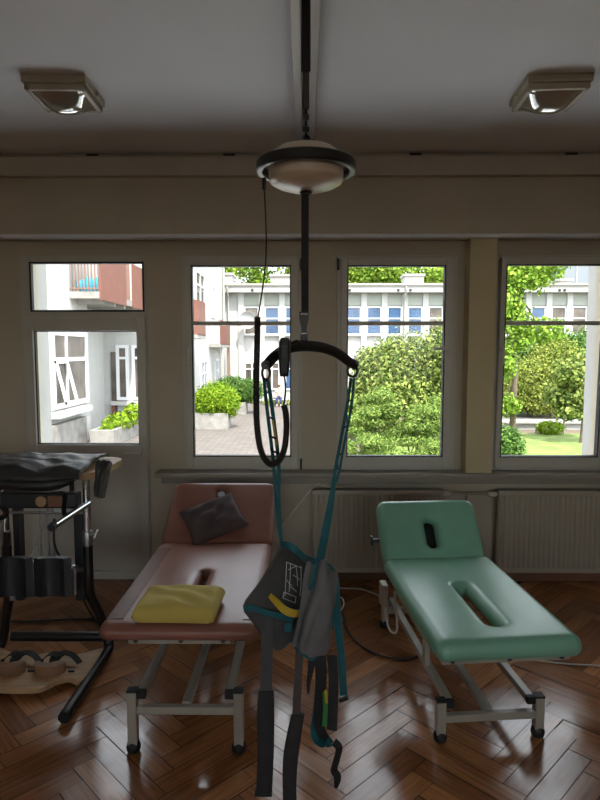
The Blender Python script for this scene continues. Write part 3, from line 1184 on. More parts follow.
# lifting strap, quick coupling, spreader bar
zs0, zs1 = zc - .07, A(305, 313).z
MB().box((A(305, 250).x, HY, (zs0 + zs1) / 2), (.0245, .004, zs0 - zs1)).build('lift_strap', 'blackweb', ho)
mb = MB()
cx_ = A(304, 320).x
mb.rings([[V((cx_ + sx * w, HY + sy * .010, z_)) for sx, sy in ((-1, -1), (1, -1), (1, 1), (-1, 1))] for w, z_ in ((.0155, A(304, 312).z), (.0155, A(304, 319).z), (.009, A(304, 328).z), (.009, A(304, 332).z), (.0125, A(304, 333).z), (.0125, A(304, 341).z))])
cp = mb.build('quick_coupling', 'black', ho)
for py, w in ((314.3, .022), (333.5, .019)):
    MB().box((cx_, HY - .0115, A(304, py).z), (w, .004, .0035)).build('coupling_band', 'chrome', cp)
mb = MB()
pr = spline([A(266, 366, 1.90), A(275, 356, 1.92), A(288, 348.5, 1.95), A(304, 346, 2.0), A(322, 347.5, 2.04), A(337, 353, 2.08), A(350, 362.5, 2.12), A(356, 366, 2.13)], 5)
n = len(pr)
mb.tube(pr, [.0185 + .0 * i - .005 * abs(i / (n - 1) - .5) for i in range(n)], 12)
mb.tube([A(304, 340), A(304, 348)], .014, 12)
mb.lathe([(0, -.014), (.016, -.014), (.018, 0), (.016, .014), (0, .014)], A(354, 364, 2.13), 'Y', 14)
mb.lathe([(0, -.012), (.014, -.012), (.015, 0), (.014, .012), (0, .012)], A(265.5, 365, 1.9), 'Y', 14)
sp = mb.build('spreader_bar', 'black', ho, True)


def ringloop(c, rx_, rz_, tilt, r=.0042):
    pts = [c + V((rx_ * math.cos(a), 0.25 * rx_ * math.cos(a), rz_ * math.sin(a))) for a in [2 * PI * i / 18 for i in range(18)]]
    return MB().tube(pts, r, 8, True)


cL, cR = A(266, 373, 1.9), A(352.5, 371, 2.13)
ringloop(cL, .012, .020, 0).build('sling_ring', 'black', ho, True)
ringloop(cR, .018, .020, 0, .005).build('sling_ring', 'black', ho, True)
# handset clipped over the spreader bar, coiled lead, thin leads
mb = MB()
hp = [(337.5, .0075, .010), (338.5, .014, .014), (342, .0175, .016), (348, .0185, .018), (356, .0185, .018), (364, .0170, .016), (372, .0145, .014), (375.5, .0135, .013), (376.5, .011, .010)]
rg = []
for py, w, d in hp:
    c = A(284.5 - (py - 356) * .02, py, 1.87)
    rg.append([c + V((w * math.copysign(abs(math.cos(a)) ** .6, math.cos(a)), d * math.copysign(abs(math.sin(a)) ** .6, math.sin(a)), 0)) for a in [2 * PI * i / 20 for i in range(20)]])
mb.rings(rg)
hs = mb.build('handset', 'black', ho, True)
MB().box(A(284.5, 352, 1.85), (.018, .006, .04), None, .003).build('handset_button', 'greydark', hs)
MB().tube(spline([A(292, 343, 1.885), A(297, 341, 1.9), A(301, 344, 1.93)], 5), .005, 8).build('handset_hook', 'black', hs, True)
lead = spline([A(257.5, 317, 1.93), A(257.3, 340, 1.92), A(256.5, 370, 1.9), A(256.3, 400, 1.88), A(257, 425, 1.87), A(260, 447, 1.86), A(265, 459, 1.86), A(272, 464.5, 1.86), A(279.5, 460, 1.86), A(284.5, 448, 1.865), A(286.5, 430, 1.87), A(286, 415, 1.87), A(284, 405, 1.87)], 44)
n = len(lead)
mb = MB().tube(lead, [.0100 + .0013 * math.sin(i * PI / 2) for i in range(n)], 10)
mb.build('coiled_lead', 'cable', hs, True, angle=180)
mb = MB().tube(spline([A(264, 186, 1.98), A(265.5, 215, 1.97), A(266, 255, 1.96), A(263, 285, 1.95), A(258, 317, 1.93)], 8), .0026, 6)
mb.tube(spline([A(284.5, 376, 1.87), A(285.5, 390, 1.87), A(284, 405, 1.87)], 6), .003, 6)
mb.build('thin_lead', 'cable', hs, True)
MB().tube([A(264, 178, 1.98), A(264, 190, 1.98)], .007, 8).build('lead_gland', 'black', ho, True)

# ---- the patient sling hanging from the spreader bar
sl = thing('patient_sling', 'grey and teal patient sling with padded leg straps, hanging from the spreader bar', 'sling', (0, HY, .4))
# back panel (behind), hanging half folded
rowsB = [
    [A(282, 544, 1.96), A(293, 550, 2.02), A(306, 556, 2.05), A(321, 562, 2.04)],
    [A(270, 567, 1.93), A(288, 570, 2.00), A(306, 573, 2.04), A(323, 577, 2.05)],
    [A(257, 587, 1.91), A(281, 591, 1.97), A(303, 594, 2.03), A(320, 598, 2.05)],
    [A(244, 606, 1.90), A(272, 611, 1.95), A(300, 613, 2.02), A(316, 617, 2.04)],
    [A(252, 620, 1.92), A(276, 626, 1.97), A(300, 628, 2.02), A(313, 630, 2.03)],
    [A(261, 632, 1.96), A(277, 649.5, 1.99), A(291, 641, 2.02), A(306, 636, 2.02)],
]
mb = MB().sheet(rowsB, .006, 6, .008, 3)
gB = mb.grid
mb.build('back_panel', 'greydark', sl, True, angle=80)
# front panel, lighter padded side turned outwards
rowsF = [
    [A(310, 563, 1.93), A(321, 561.5, 1.90), A(330, 566, 1.90), A(336, 574, 1.93)],
    [A(306, 583, 1.90), A(318, 580, 1.86), A(330, 583, 1.86), A(338, 586, 1.91)],
    [A(301, 605, 1.89), A(314, 603, 1.85), A(327, 604, 1.86), A(336, 606, 1.92)],
    [A(296, 625, 1.89), A(308, 626, 1.86), A(321, 626, 1.88), A(332, 624, 1.93)],
    [A(293.5, 639, 1.91), A(303, 645, 1.88), A(315, 645, 1.89), A(329, 640, 1.94)],
    [A(295, 647, 1.93), A(303, 654, 1.90), A(312, 659, 1.91), A(321, 650, 1.94)],
]
mb = MB().sheet(rowsF, .010, 8, .017, 12)
gF = mb.grid
mb.build('front_panel', 'grey', sl, True, angle=80)


def edge_of(g, which):
    if which == 'top':
        return g[0]
    if which == 'bottom':
        return g[-1]
    if which == 'left':
        return [r[0] for r in g]
    return [r[-1] for r in g]


mb = MB()
mb.tube(edge_of(gB, 'top')[::2] + [edge_of(gB, 'top')[-1]], .0050, 8)
mb.build('edge_binding', 'teal', sl, True)
MB().tube(edge_of(gB, 'left')[::2] + [edge_of(gB, 'left')[-1]], .0042, 8).build('edge_binding', 'greydark', sl, True)
MB().tube(edge_of(gB, 'bottom')[::2] + [edge_of(gB, 'bottom')[-1]], .0045, 8).build('edge_binding', 'teal', sl, True)
for wh in ('top', 'right', 'bottom'):
    MB().tube(edge_of(gF, wh)[::2] + [edge_of(gF, wh)[-1]], .0055, 8).build('edge_binding', 'teal', sl, True)
# small curled collar at the top corner
mb = MB().ribbon(spline([A(282, 545, 1.95), A(288, 545, 1.92), A(295, 549, 1.91), A(301, 555, 1.93), A(306, 559, 1.98)], 5), .022, .004, (.1, .3, 1))
mb.build('collar_loop', 'teal', sl, True)
# suspension straps: left pair from the ring, with loop bars
mb = MB()
L1 = spline([A(264, 378, 1.9), A(266, 400, 1.9), A(269, 425, 1.91), A(272, 450, 1.92), A(274, 470, 1.93), A(276, 500, 1.94), A(280, 535, 1.95), A(282, 546, 1.96)], 5)
L2 = spline([A(267.5, 378, 1.905), A(271, 400, 1.905), A(275, 430, 1.915), A(278, 455, 1.925), A(279, 475, 1.935), A(279, 500, 1.94), A(281, 535, 1.955), A(283, 548, 1.965)], 5)
mb.ribbon(L1, [.011 if i < len(L1) * .62 else .009 for i in range(len(L1))], .003, (1, .3, 0))
mb.ribbon(L2, [.012 if i < len(L2) * .62 else .010 for i in range(len(L2))], .003, (1, .3, 0))
ls = mb.build('loop_strap', 'teal', sl)
for py in (393, 418, 437.5, 452):
    f = (py - 378) / 75
    a_, b_ = A(265 + 7 * f, py - 1, 1.905), A(269.5 + 8.5 * f, py + 1, 1.91)
    MB().bar(a_, b_, .010, .006, .001).build('loop_stitching', 'blackweb', ls)
MB().ribbon(spline([A(272.5, 420, 1.905), A(274.5, 432, 1.91), A(276.5, 445, 1.918)], 4), .006, .0032, (1, .3, 0)).build('colour_mark', 'yellowweb', ls)
mb = MB()
R1 = spline([A(351, 378, 2.13), A(348, 400, 2.12), A(343.5, 425, 2.11), A(339, 450, 2.10), A(335, 470, 2.09), A(333.5, 482, 2.08)], 5)
R2 = spline([A(354, 378, 2.13), A(352, 400, 2.12), A(348, 425, 2.11), A(343, 450, 2.10), A(339.5, 470, 2.09), A(335, 484, 2.08)], 5)
mb.ribbon(R1, .011, .003, (1, .2, 0))
mb.ribbon(R2, .009, .003, (1, .2, 0))
rs = mb.build('loop_strap', 'teal', sl)
for py in (402, 428, 455):
    f = (py - 378) / 90
    MB().bar(A(351 - 15 * f, py, 2.11), A(355.5 - 14 * f, py - 2, 2.11), .010, .005, .001).build('loop_stitching', 'blackweb', rs)
pts = spline([A(334, 478, 2.085), A(332, 495, 2.07), A(328, 518, 2.03), A(323, 545, 1.97), A(319.5, 562, 1.90), A(315, 580, 1.865), A(312, 590, 1.872)], 5)
MB().ribbon(pts, [.014 + .013 * min(1, i / 12) for i in range(len(pts))], .004, (1, .15, .1)).build('shoulder_strap', 'teal', sl)
# print on the back panel, yellow handle loop, teal cross strap
def onB(px, py):
    f = (px - 282) / 40
    return A(px, py, 1.935 + .045 * max(0, min(1, f)))


mb = MB()
rnd = random.Random(5)
for x0_, y0_, x1_, y1_ in ((286.5, 562, 285, 596), (290.5, 563, 289, 592), (296, 566, 297.5, 586), (301, 566, 300, 596), (286, 562, 302, 568), (293, 575, 300, 580), (287, 580, 292, 586), (288, 570, 296, 566), (289, 586, 297, 592)):
    mb.tube([onB(x0_, y0_), onB((x0_ + x1_) / 2 + rnd.uniform(-.8, .8), (y0_ + y1_) / 2), onB(x1_, y1_)], .0011, 5)
for (x0_, y0_), (x1_, y1_) in (((284, 592), (296, 597)), ((296, 597), (295, 603)), ((295, 603), (283, 598)), ((283, 598), (284, 592))):
    mb.tube([onB(x0_, y0_), onB(x1_, y1_)], .0013, 5)
mb.build('size_print', 'print_', sl, True, 'faded white size chart printed on the grey panel')
pts = spline([onB(270, 594) + V((0, -.01, 0)), onB(276, 598) + V((0, -.025, 0)), onB(286, 604) + V((0, -.05, 0)), onB(296, 607) + V((0, -.05, 0)), onB(304, 609) + V((0, -.02, 0))], 5)
MB().ribbon(pts, [.016 + .010 * math.sin(PI * i / (len(pts) - 1)) for i in range(len(pts))], .004, (.1, .1, 1)).build('handle_loop', 'yellowweb', sl, label='yellow webbing handle loop')
pts = spline([A(244.5, 607, 1.895), A(256, 609, 1.91), A(268, 613, 1.92), A(280, 616, 1.93), A(294, 619, 1.95)], 5)
MB().ribbon(pts, .020, .004, (.05, 0, 1)).build('cross_strap', 'teal', sl)
MB().box(A(288, 627, 1.93), (.024, .006, .030), (0, R(4), 0)).build('strap_end', 'teal', sl)
# leg straps with padded sleeves
def legstrap(top, bot, w0, sleeve, w1, m0):
    pts = spline(top, 5)
    s = MB().ribbon(pts, w0, .006, (1, .1, 0)).build('leg_strap', m0, sl)
    pp = spline(sleeve, 6)
    nn = len(pp)
    mb = MB()
    fr = frame_axes(pp)
    rg = []
    for i, p in enumerate(pp):
        f = i / (nn - 1)
        ww = w1 / 2 * (.93 + .10 * math.sin(PI * f) + .03 * math.sin(9 * f + w1 * 90))
        dd = .013
        rg.append([p + V((ww * math.cos(a), dd * math.sin(a), 0)) for a in [2 * PI * q / 16 for q in range(16)]])
    mb.rings(rg)
    mb.build('leg_pad', 'sleeve', s, True, angle=60)
    return s


s1 = legstrap([A(267, 614, 1.935), A(267, 640, 1.95), A(266.5, 670, 1.96), A(266, 695, 1.97)], None, .040, [A(266, 690, 1.97), A(265.5, 720, 1.97), A(265.5, 755, 1.975), A(264, 794, 1.98)], .058, 'greydark')
MB().box(A(263.5, 792.5, 1.98), (.062, .03, .012), (0, 0, 0), .004).build('strap_buckle', 'black', s1)
s2 = legstrap([A(300, 645, 1.95), A(298.5, 670, 1.95), A(297, 700, 1.95), A(296.5, 716, 1.955)], None, .027, [A(298, 714, 1.955), A(294, 735, 1.955), A(290.5, 760, 1.96), A(289.5, 785, 1.96), A(290, 803, 1.96)], .050, 'brownweb')
# bundle of straps on the right
mb = MB().ribbon(spline([A(312, 655, 1.92), A(311, 668, 1.91), A(308.5, 684, 1.91), A(308.3, 694, 1.91)], 5), [.030 - .026 * i / 15 for i in range(16)], .004, (1, .2, 0))
mb.build('loose_strap', 'blackweb', sl)
pts = spline([A(319, 652, 1.93), A(321, 672, 1.92), A(320, 700, 1.93), A(319, 722, 1.94), A(323, 735, 1.95), A(330, 744, 1.96)], 5)
MB().ribbon(pts, [.042 - .014 * i / (len(pts) - 1) for i in range(len(pts))], .006, (1, .3, 0)).build('loose_strap', 'blackweb', sl)
pts = spline([A(332, 655, 1.95), A(333.5, 680, 1.95), A(333, 705, 1.96), A(332, 730, 1.965)], 5)
MB().ribbon(pts, .034, .005, (1, -.2, 0)).build('loose_strap', 'sleeve', sl)
pts = spline([A(320, 690, 1.945), A(318, 710, 1.95), A(315.5, 728, 1.955), A(317, 738, 1.945), A(325, 744, 1.935), A(331, 741, 1.94)], 5)
MB().ribbon(pts, .036, .004, (1, .4, -.2)).build('loose_strap', 'teal', sl)
MB().ribbon(spline([A(325, 692, 1.915), A(325.5, 708, 1.92), A(324.5, 726, 1.93)], 4), .016, .003, (1, .2, 0)).build('size_tag', 'greenweb', sl, label='small green size tag')
MB().ribbon(spline([A(325.5, 690, 1.915), A(326, 697, 1.915), A(326.5, 703, 1.916)], 3), .008, .0032, (1, .2, 0)).build('size_tag', 'yellowweb', sl, label='small yellow size tag')
pts = spline([A(334, 742, 1.96), A(339, 748, 1.96), A(336.5, 760, 1.965), A(334, 770, 1.97), A(337.5, 777, 1.965), A(336, 788, 1.97)], 5)
nn = len(pts)
MB().ribbon(pts, [.026 if i < nn * .82 else .026 * (1 - (i - nn * .82) / (nn * .19)) + .002 for i in range(nn)], .004, (1, .5, 0)).build('strap_tail', 'blackweb', sl)
pts = spline([A(336, 594, 1.97), A(337, 612, 1.98), A(339.5, 640, 1.99), A(342, 665, 2.0), A(343.5, 695, 2.0)], 5)
s5 = MB().ribbon(pts, .026, .004, (1, .3, 0)).build('loose_strap', 'teal', sl)
MB().box(A(343.5, 698, 2.0), (.034, .02, .016), (0, R(-20), 0), .004).build('strap_buckle', 'black', s5)
MB().tube(spline([A(336, 596, 1.985), A(342, 598, 1.99), A(344, 604, 1.99), A(341, 610, 1.99), A(337, 611, 1.985)], 5), .0015, 6).build('cord_loop', 'wcable', sl, True)

# ================================================================== STANDING FRAME
st = thing('standing_frame', 'black tubular standing frame with wooden footboard and pads, left of the brown table', 'standing frame', (-1.33, 2.95, 0))
SXR, SXL = -1.115, -1.535
BYc = 3.06
SM = (SXR + SXL) / 2
for s, x in ((1, SXR), (-1, SXL)):
    xo = SM + s * .290
    leg = MB().tube(spline([(xo, 2.455, .026), (xo, 2.7, .026), (xo, 2.95, .026), (xo, 3.04, .035), (xo - s * .015, BYc, .09), (xo - s * .045, BYc - .02, .22), (x, BYc - .05, .34), (x, BYc - .06, .46), (x, BYc - .06, .64)], 6), .025, 14).build('base_tube', 'blackmetal', st, True)
    MB().tube([(xo, 2.445, .026), (xo, 2.47, .026)], .0265, 14).build('end_cap', 'rubber', leg)
    post = MB().tube([(x, BYc - .06, .60), (x, BYc - .06, .965)], .019, 14).build('upright_tube', 'chrome', st, True)
    MB().lathe([(.019, 0), (.025, 0), (.026, .03), (.026, .07), (.021, .08), (.019, .08)], (x, BYc - .06, .60), 'Z', 18).build('clamp_collar', 'steel', post, True)
    mb = MB().tube([(x + s * .02, BYc - .075, .655), (x + s * .055, BYc - .09, .665)], .006, 8)
    mb.bar((x + s * .05, BYc - .10, .648), (x + s * .06, BYc - .085, .69), .012, .014, .003)
    mb.build('clamp_lever', 'steel', post)
    MB().box((x, BYc - .06, .978), (.085, .075, .034), None, .008).build('mounting_block', 'woodred', post)
    # grip bar pointing towards the camera
    g = MB().tube([(x + .03 * s * 0 + .012, BYc - .07, .822), (x + .0, 2.58, .822)], .0155, 14).build('grip_bar', 'chrome', st, True)
    MB().tube([(x, 2.60, .822), (x, 2.572, .822)], .018, 14).build('grip_cap', 'rubber', g, True)
    MB().span((x - s * .075, BYc - .05, .30), (x - s * .03, BYc - .01, .80), .008).build('side_plate', 'padblack', st)
# rear cross tube and its curve on the left
MB().tube([(SM - .24, BYc + .02, .075), (SM + .25, BYc + .02, .075)], .026, 14).build('cross_tube', 'blackmetal', st, True)
mb = MB().tube([(SXL, BYc - .06, .772), (SXR, BYc - .06, .772)], .008, 10)
mb.build('cross_rod', 'steel', st, True)
# centre column
mb = MB()
for dx in (-.013, .013):
    mb.tube([(SM + dx + .01, BYc - .03, .42), (SM + dx + .01, BYc - .03, 1.0)], .0065, 10)
mb.build('centre_column', 'steel', st, True)
mb = MB()
mb.tube([(SM - .37, BYc - .09, .70), (SM - .37, BYc - .09, .54)], .010, 10)
# table top and padded front edge
tz = .985
poly = rrect(SM - .44, 2.80, SM + .345, 3.24, .09, 8)
mb = MB().prism(poly, tz, tz + .032)
mb.build('tray_top', 'wood', st)
pts = spline([(SM - .42, 2.81, .975), (SM - .30, 2.79, .967), (SM - .1, 2.795, .967), (SM + .08, 2.795, .962), (SM + .17, 2.81, .972), (SM + .215, 2.84, .985)], 5)
nn = len(pts)
mb = MB().tube(pts, [.031 if i < nn - 8 else .031 - .018 * (i - nn + 8) / 7 for i in range(nn)], 14)
mb.build('padded_edge', 'padblack', st, True)
for x in (SM + .145, SM - .145):
    MB().tube([(x, 2.98, .80), (x, 2.98, 1.0)], .012, 10).build('tray_support', 'blackmetal', st, True)
# pelvic pad with round plate
mb = MB().box((SM + .0, 2.95, .853), (.385, .07, .078), None, .012, 3)
pp_ = mb.build('pelvic_pad', 'padblack', st, True)
MB().lathe([(0, -.006), (.026, -.006), (.028, 0), (.026, .006), (0, .006)], (SM + .02, 2.905, .853), 'Y', 22).build('round_plate', 'wood', pp_, True)
MB().box((SM + .09, 2.908, .853), (.075, .012, .055), None, .006).build('buckle_plate', 'woodred', pp_)
mb = MB().ribbon(spline([(SM + .06, 2.90, .885), (SM + .10, 2.885, .905), (SM + .14, 2.895, .89), (SM + .135, 2.895, .82), (SM + .14, 2.90, .78)], 5), .03, .004, (.3, 1, 0))
mb.build('strap', 'blackweb', pp_)
mb = MB().ribbon(spline([(SM - .19, 2.93, .82), (SM - .15, 2.90, .80), (SM - .17, 2.90, .775), (SM - .27, 2.93, .76)], 5), .025, .004, (.2, .3, 1))
mb.build('strap', 'blackweb', pp_)
# two hollowed knee pads on rods
for c in (SM - .105, SM + .085):
    rows = []
    for z in (.385, .40, .48, .56, .58):
        rows.append([(c - .078, 2.855, z + .003), (c - .068, 2.870, z), (c - .03, 2.893, z - .004), (c + .03, 2.893, z - .004), (c + .068, 2.870, z), (c + .078, 2.855, z + .003)])
    kp = MB().sheet(rows, .035, 4).build('knee_pad', 'padblack', st, True, angle=60)
    MB().box((c, 2.96, .48), (.10, .03, .10), None, .006).build('pad_bracket', 'steel', kp)
MB().tube([(SXL + .02, 2.975, .48), (SXR - .02, 2.975, .48)], .012, 10).build('knee_rod', 'steel', st, True)
mb = MB().tube([(SXR - .045, 2.93, .37), (SXR - .045, 2.93, .52)], .011, 10)
mb.lathe([(0, -.012), (.022, -.012), (.022, .012), (0, .012)], (SXR - .045, 2.93, .50), 'Z', 14)
mb.build('knee_clamp', 'steel', st, True)
MB().tube([(SXL + .055, 2.93, .34), (SXL + .055, 2.93, .40)], .014, 10).build('knee_clamp', 'steel', st, True)
MB().bar((SXL + .045, 2.9, .56), (SXL + .055, 2.9, .70), .014, .03).build('lever', 'blackmetal', st)
# chain from the column to the knee pads
mb = MB()
c0, c1 = V((SM + .03, 2.93, .79)), V((SM - .03, 2.90, .585))
for i in range(13):
    p = c0.lerp(c1, i / 12) + V((0, 0, -.012 * math.sin(PI * i / 12)))
    hz = i % 2
    d = (c1 - c0).normalized()
    sdir = V((0, 1, 0)) if hz else d.cross(V((0, 1, 0))).normalized()
    mb.tube([p + d * (.0115 * math.cos(a)) + sdir * (.006 * math.sin(a)) for a in [2 * PI * q / 10 for q in range(10)]], .002, 6, True)
mb.build('chain', 'steel', st, True)
# footboard with two heel cups and straps
half = [(.0, 2.63), (.09, 2.635), (.125, 2.66), (.155, 2.705), (.20, 2.725), (.235, 2.71), (.265, 2.69), (.285, 2.73), (.30, 2.80), (.29, 2.92), (.285, 3.01), (.22, 2.98), (.15, 2.94), (.06, 2.935), (.0, 2.96)]
poly = [(SM + p.x, p.y) for p in spline([V((x, y, 0)) for x, y in half], 3)]
poly = [(2 * SM - x, y) for x, y in poly[::-1][1:]][:-1] + poly
fb = MB().prism([(p[0], p[1]) for p in poly], .022, .048).build('footboard', 'wood', st)
for sx in (-.17, .17):
    for sy in (2.72, 2.93):
        MB().box((SM + sx * (.4 if sy < 2.8 else 1.2), sy, .011), (.04, .03, .022)).build('board_foot', 'rubber', fb)
for c in (SM - .105, SM + .09):
    mb = MB()
    outer = [(c + .076 * math.cos(a), 2.785 - .055 * math.sin(a)) for a in [PI * q / 14 for q in range(15)]]
    inner = [(c + .050 * math.cos(a), 2.79 - .020 * math.sin(a)) for a in [PI * q / 14 for q in range(15)]][::-1]
    mb.prism([(x, y) for x, y in outer + inner], .048, .096)
    hc = mb.build('heel_cup', 'woodmid', fb)
    mb = MB().ribbon(spline([(c - .078, 2.815, .065), (c - .075, 2.86, .06), (c - .04, 2.875, .085), (c + .0, 2.855, .095), (c + .03, 2.835, .088), (c - .02, 2.825, .08)], 5), .030, .005, (.5, 1, .3))
    mb.ribbon(spline([(c - .03, 2.87, .08), (c + .03, 2.875, .092), (c + .08, 2.86, .088), (c + .125, 2.835, .06)], 5), .030, .005, (.2, 1, .2))
    mb.build('foot_strap', 'blackweb', hc)
    MB().box((c + .105, 2.775, .052), (.03, .008, .010)).build('strap_slot', 'black', hc)
# jacket thrown over the tray
rows = []
rnd = random.Random(2)
for i, y in enumerate((2.755, 2.80, 2.90, 3.0, 3.1, 3.19)):
    r = []
    for j in range(9):
        x = SM - .46 + .73 * j / 8
        z = (.985, 1.032, 1.04, 1.042, 1.040, 1.036)[i] + rnd.uniform(-.004, .014)
        r.append((x, y + rnd.uniform(-.008, .008), z))
    rows.append(r)
jk = thing('jacket', 'black jacket spread over the tray of the standing frame', 'jacket', (SM, 2.98, 1.03))
MB().sheet(rows, .014, 8, .013, 21, wf=26).build('jacket_body', 'jacket', jk, True, angle=80)
rows = [[(-1.035, 2.81, 1.04), (-1.01, 2.80, 1.048), (-.985, 2.80, 1.044), (-.962, 2.81, 1.03)],
        [(-1.045, 2.775, 1.015), (-1.02, 2.765, 1.02), (-.985, 2.765, 1.015), (-.965, 2.775, 1.0)],
        [(-1.05, 2.765, .97), (-1.02, 2.755, .97), (-.995, 2.755, .97), (-.968, 2.765, .965)],
        [(-1.055, 2.765, .93), (-1.025, 2.755, .93), (-1.0, 2.755, .93), (-.985, 2.765, .94)],
        [(-1.055, 2.765, .885), (-1.03, 2.758, .885), (-1.01, 2.758, .885), (-.995, 2.765, .885)]]
for r in rows:
    r[:] = [(x * .66 + -.99 * .34 + .050, y, z + .028) for x, y, z in r]
MB().sheet(rows, .022, 5, .010, 5).build('jacket_sleeve', 'jacket', jk, True, angle=80)

# ---- loose cables on the floor
mb = MB().tube(spline([(SM + .06, 2.96, .75), (SM + .055, 2.97, .60), (SM + .07, 3.12, .40), (SM + .11, 3.25, .15), (SM + .17, 3.30, .012), (SM + .24, 3.28, .007), (SM + .26, 3.36, .007), (SM + .18, 3.42, .007), (SM - .05, 3.43, .007), (SM - .3, 3.40, .007), (SM - .7, 3.42, .007), (WX0 + .1, 3.5, .007)], 8), .006, 8)
tag(mb.build('power_cable', 'cable', None, True), 'thin black cable drooping from the standing frame and looping on the floor', 'cable')
mb = MB().tube(spline([(.05, 3.62, .006), (.18, 3.60, .006), (.235, 3.50, .006), (.24, 3.32, .006), (.30, 3.14, .006), (.40, 3.02, .006), (.52, 2.99, .006), (.62, 3.06, .006), (.72, 3.3, .006)], 8), .006, 8)
tag(mb.build('power_cable', 'cable', None, True), 'black cable curving over the parquet to the green table', 'cable')
mb = MB().tube(spline([at(300, 584, 3.95), at(340, 588, 3.75), at(360, 589, 3.6), at(375, 594, 3.35), at(388, 601, 3.14)], 8), .0045, 8)
tag(mb.build('power_cable', 'wcable', None, True), 'thin white cable running from the wall to the control box of the green table', 'cable')
mb = MB().tube(spline([at(262, 543, 3.85), at(275, 532, 3.9), at(292, 513, 3.93), at(311, 490, 3.95), at(318, 484.5, 3.98), at(330, 487, 4.0), at(345, 486, 4.0)], 6), .006, 8)
tag(mb.build('sensor_cable', 'wcable', None, True), 'pale cable strung slantwise from the radiator top to behind the brown backrest', 'cable')
mb = MB().tube(spline([(1.02, 3.05, .006), (1.2, 2.98, .005), (1.5, 2.93, .006), (2.2, 2.9, .006)], 8), .004, 8)
tag(mb.build('power_cable', 'wcable', None, True), 'thin pale cable on the floor to the right of the green table', 'cable')

# ================================================================== OUTDOORS
GZ = -.6
structure(MB().span((-40, -40, GZ - .3), (40, 60, GZ)).build('ground', 'paving'))
structure(MB().prism([(-2.2, WY + WT + .01), (2.15, WY + WT + .01), (7.0, 6.2), (7.0, 8.2), (1.0, 8.2), (1.0, 10.8), (-5.2, 10.8), (-5.2, 5.5)], GZ, GZ + .02).build('bounce_slab', 'bouncestone'))  # unseen pale slab added to bounce sunlight up to the ceiling
tag(MB().prism([(1.05, 8.3), (3.4, 8.5), (5, 9.5), (20, 9.5), (20, 15.6), (3.2, 15.6), (1.2, 13.0)], GZ, GZ + .03).build('lawn', 'grass'), 'green lawn beyond the right-hand window', 'lawn', kind='stuff')
# short fins of our own building either side of the view
structure(MB().span((-2.20, WY + WT, GZ), (-1.945, 4.56, 3.3)).build('wall_outer_left', 'render'))
structure(MB().span((2.165, WY + WT, GZ), (2.6, 4.66, 3.3)).build('wall_outer_right', 'render'))
structure(MB().span((WX0, WY + WT, 2.42), (WX1, WY + WT + .10, 3.15)).build('wall_outer_top', 'render'))


def bwin(parent, x0, x1, z0, z1, y, pm, facing='-Y', bars=(), vb=(), fw=.07, name='window'):
    """outdoor window: white frame with its pane as sub-part; facing -Y (x runs along) or +X (x0,x1 are depths)"""
    mb = MB()
    pn = MB()

    def bx(m, a0, b0, a1, b1, d0, d1):
        if facing == '-Y':
            m.span((a0, y - d1, b0), (a1, y - d0, b1))
        else:
            m.span((y + d0, a0, b0), (y + d1, a1, b1))
    for a0, b0, a1, b1 in ((x0, z0, x0 + fw, z1), (x1 - fw, z0, x1, z1), (x0 + fw, z0, x1 - fw, z0 + fw), (x0 + fw, z1 - fw, x1 - fw, z1)):
        bx(mb, a0, b0, a1, b1, -.02, .05)
    for z in bars:
        bx(mb, x0 + fw, z - fw * .4, x1 - fw, z + fw * .4, -.02, .044)
    for x in vb:
        bx(mb, x - fw * .4, z0 + fw, x + fw * .4, z1 - fw, -.02, .047)
    bx(pn, x0 + fw * .5, z0 + fw * .5, x1 - fw * .5, z1 - fw * .5, .0, .018)
    w = mb.build(name, 'whiteframe', parent)
    pn.build('pane', pm, w)
    return w


# ---- far two-storey building
FY = 26.0
fbld = thing('school_building', 'long white two-storey building with blue windows across the courtyard', 'building', (4, FY, GZ))
F = lambda px, py: at(px, py, FY)
ze, zc0, zp0 = F(300, 285).z, F(300, 293).z, F(300, 305.5).z
zw0, zw1 = F(300, 335).z, F(300, 306.5).z
zl0, zl1 = F(300, 390).z, F(300, 362).z
FX0, FX1 = F(226, 300).x, 16.0
MB().span((FX0 - 3, FY + .12, GZ), (FX1, FY + 8, zc0 + .05)).build('facade_wall', 'render', fbld)
cn = MB().span((FX0 - 3, FY - .35, zc0), (FX1, FY + 8.2, ze - .06)).build('cornice', 'cornice', fbld)
MB().span((FX0 - 3, FY - .42, ze - .06), (FX1, FY + 8.2, ze + .03)).build('roof', 'roofing', fbld)
pit = F(283, 300).x - F(262.5, 300).x
nwin = 20
x = F(241, 300).x - pit * .0
k = 0
for i in range(-1, nwin):
    xa = F(241, 300).x + i * pit
    # pier, recessed panel, upper and lower window
    MB().span((xa - .12, FY - .02, GZ), (xa + .12, FY + .14, zc0)).build('pier', 'render', fbld)
    if i < 0:
        continue
    MB().span((xa + .12, FY + .05, zp0), (xa + pit - .12, FY + .13, zc0)).build('parapet_panel', 'panelgreen', fbld)
    pm = 'bluepane' if i not in (0, 9) else 'darkpane'
    if i in (15, 16):
        pm = 'darkpane'
    if i == 17:
        pm = 'greenpane'
    bwin(fbld, xa + .11, xa + pit - .11, zw0, zw1, FY + .10, pm, bars=((zw0 + zw1) / 2 + .10,), fw=.06)
    MB().span((xa + .13, FY - .03, zw0 - .05), (xa + pit - .13, FY + .12, zw0)).build('window_sill', 'cornice', fbld)
    if i < 5:
        bwin(fbld, xa + .11, xa + pit - .11, zl0, zl1, FY + .10, 'darkpane' if i in (0, 1) else 'bluepane', bars=(zl1 - .3,), vb=((xa + xa + pit) / 2,), fw=.06)
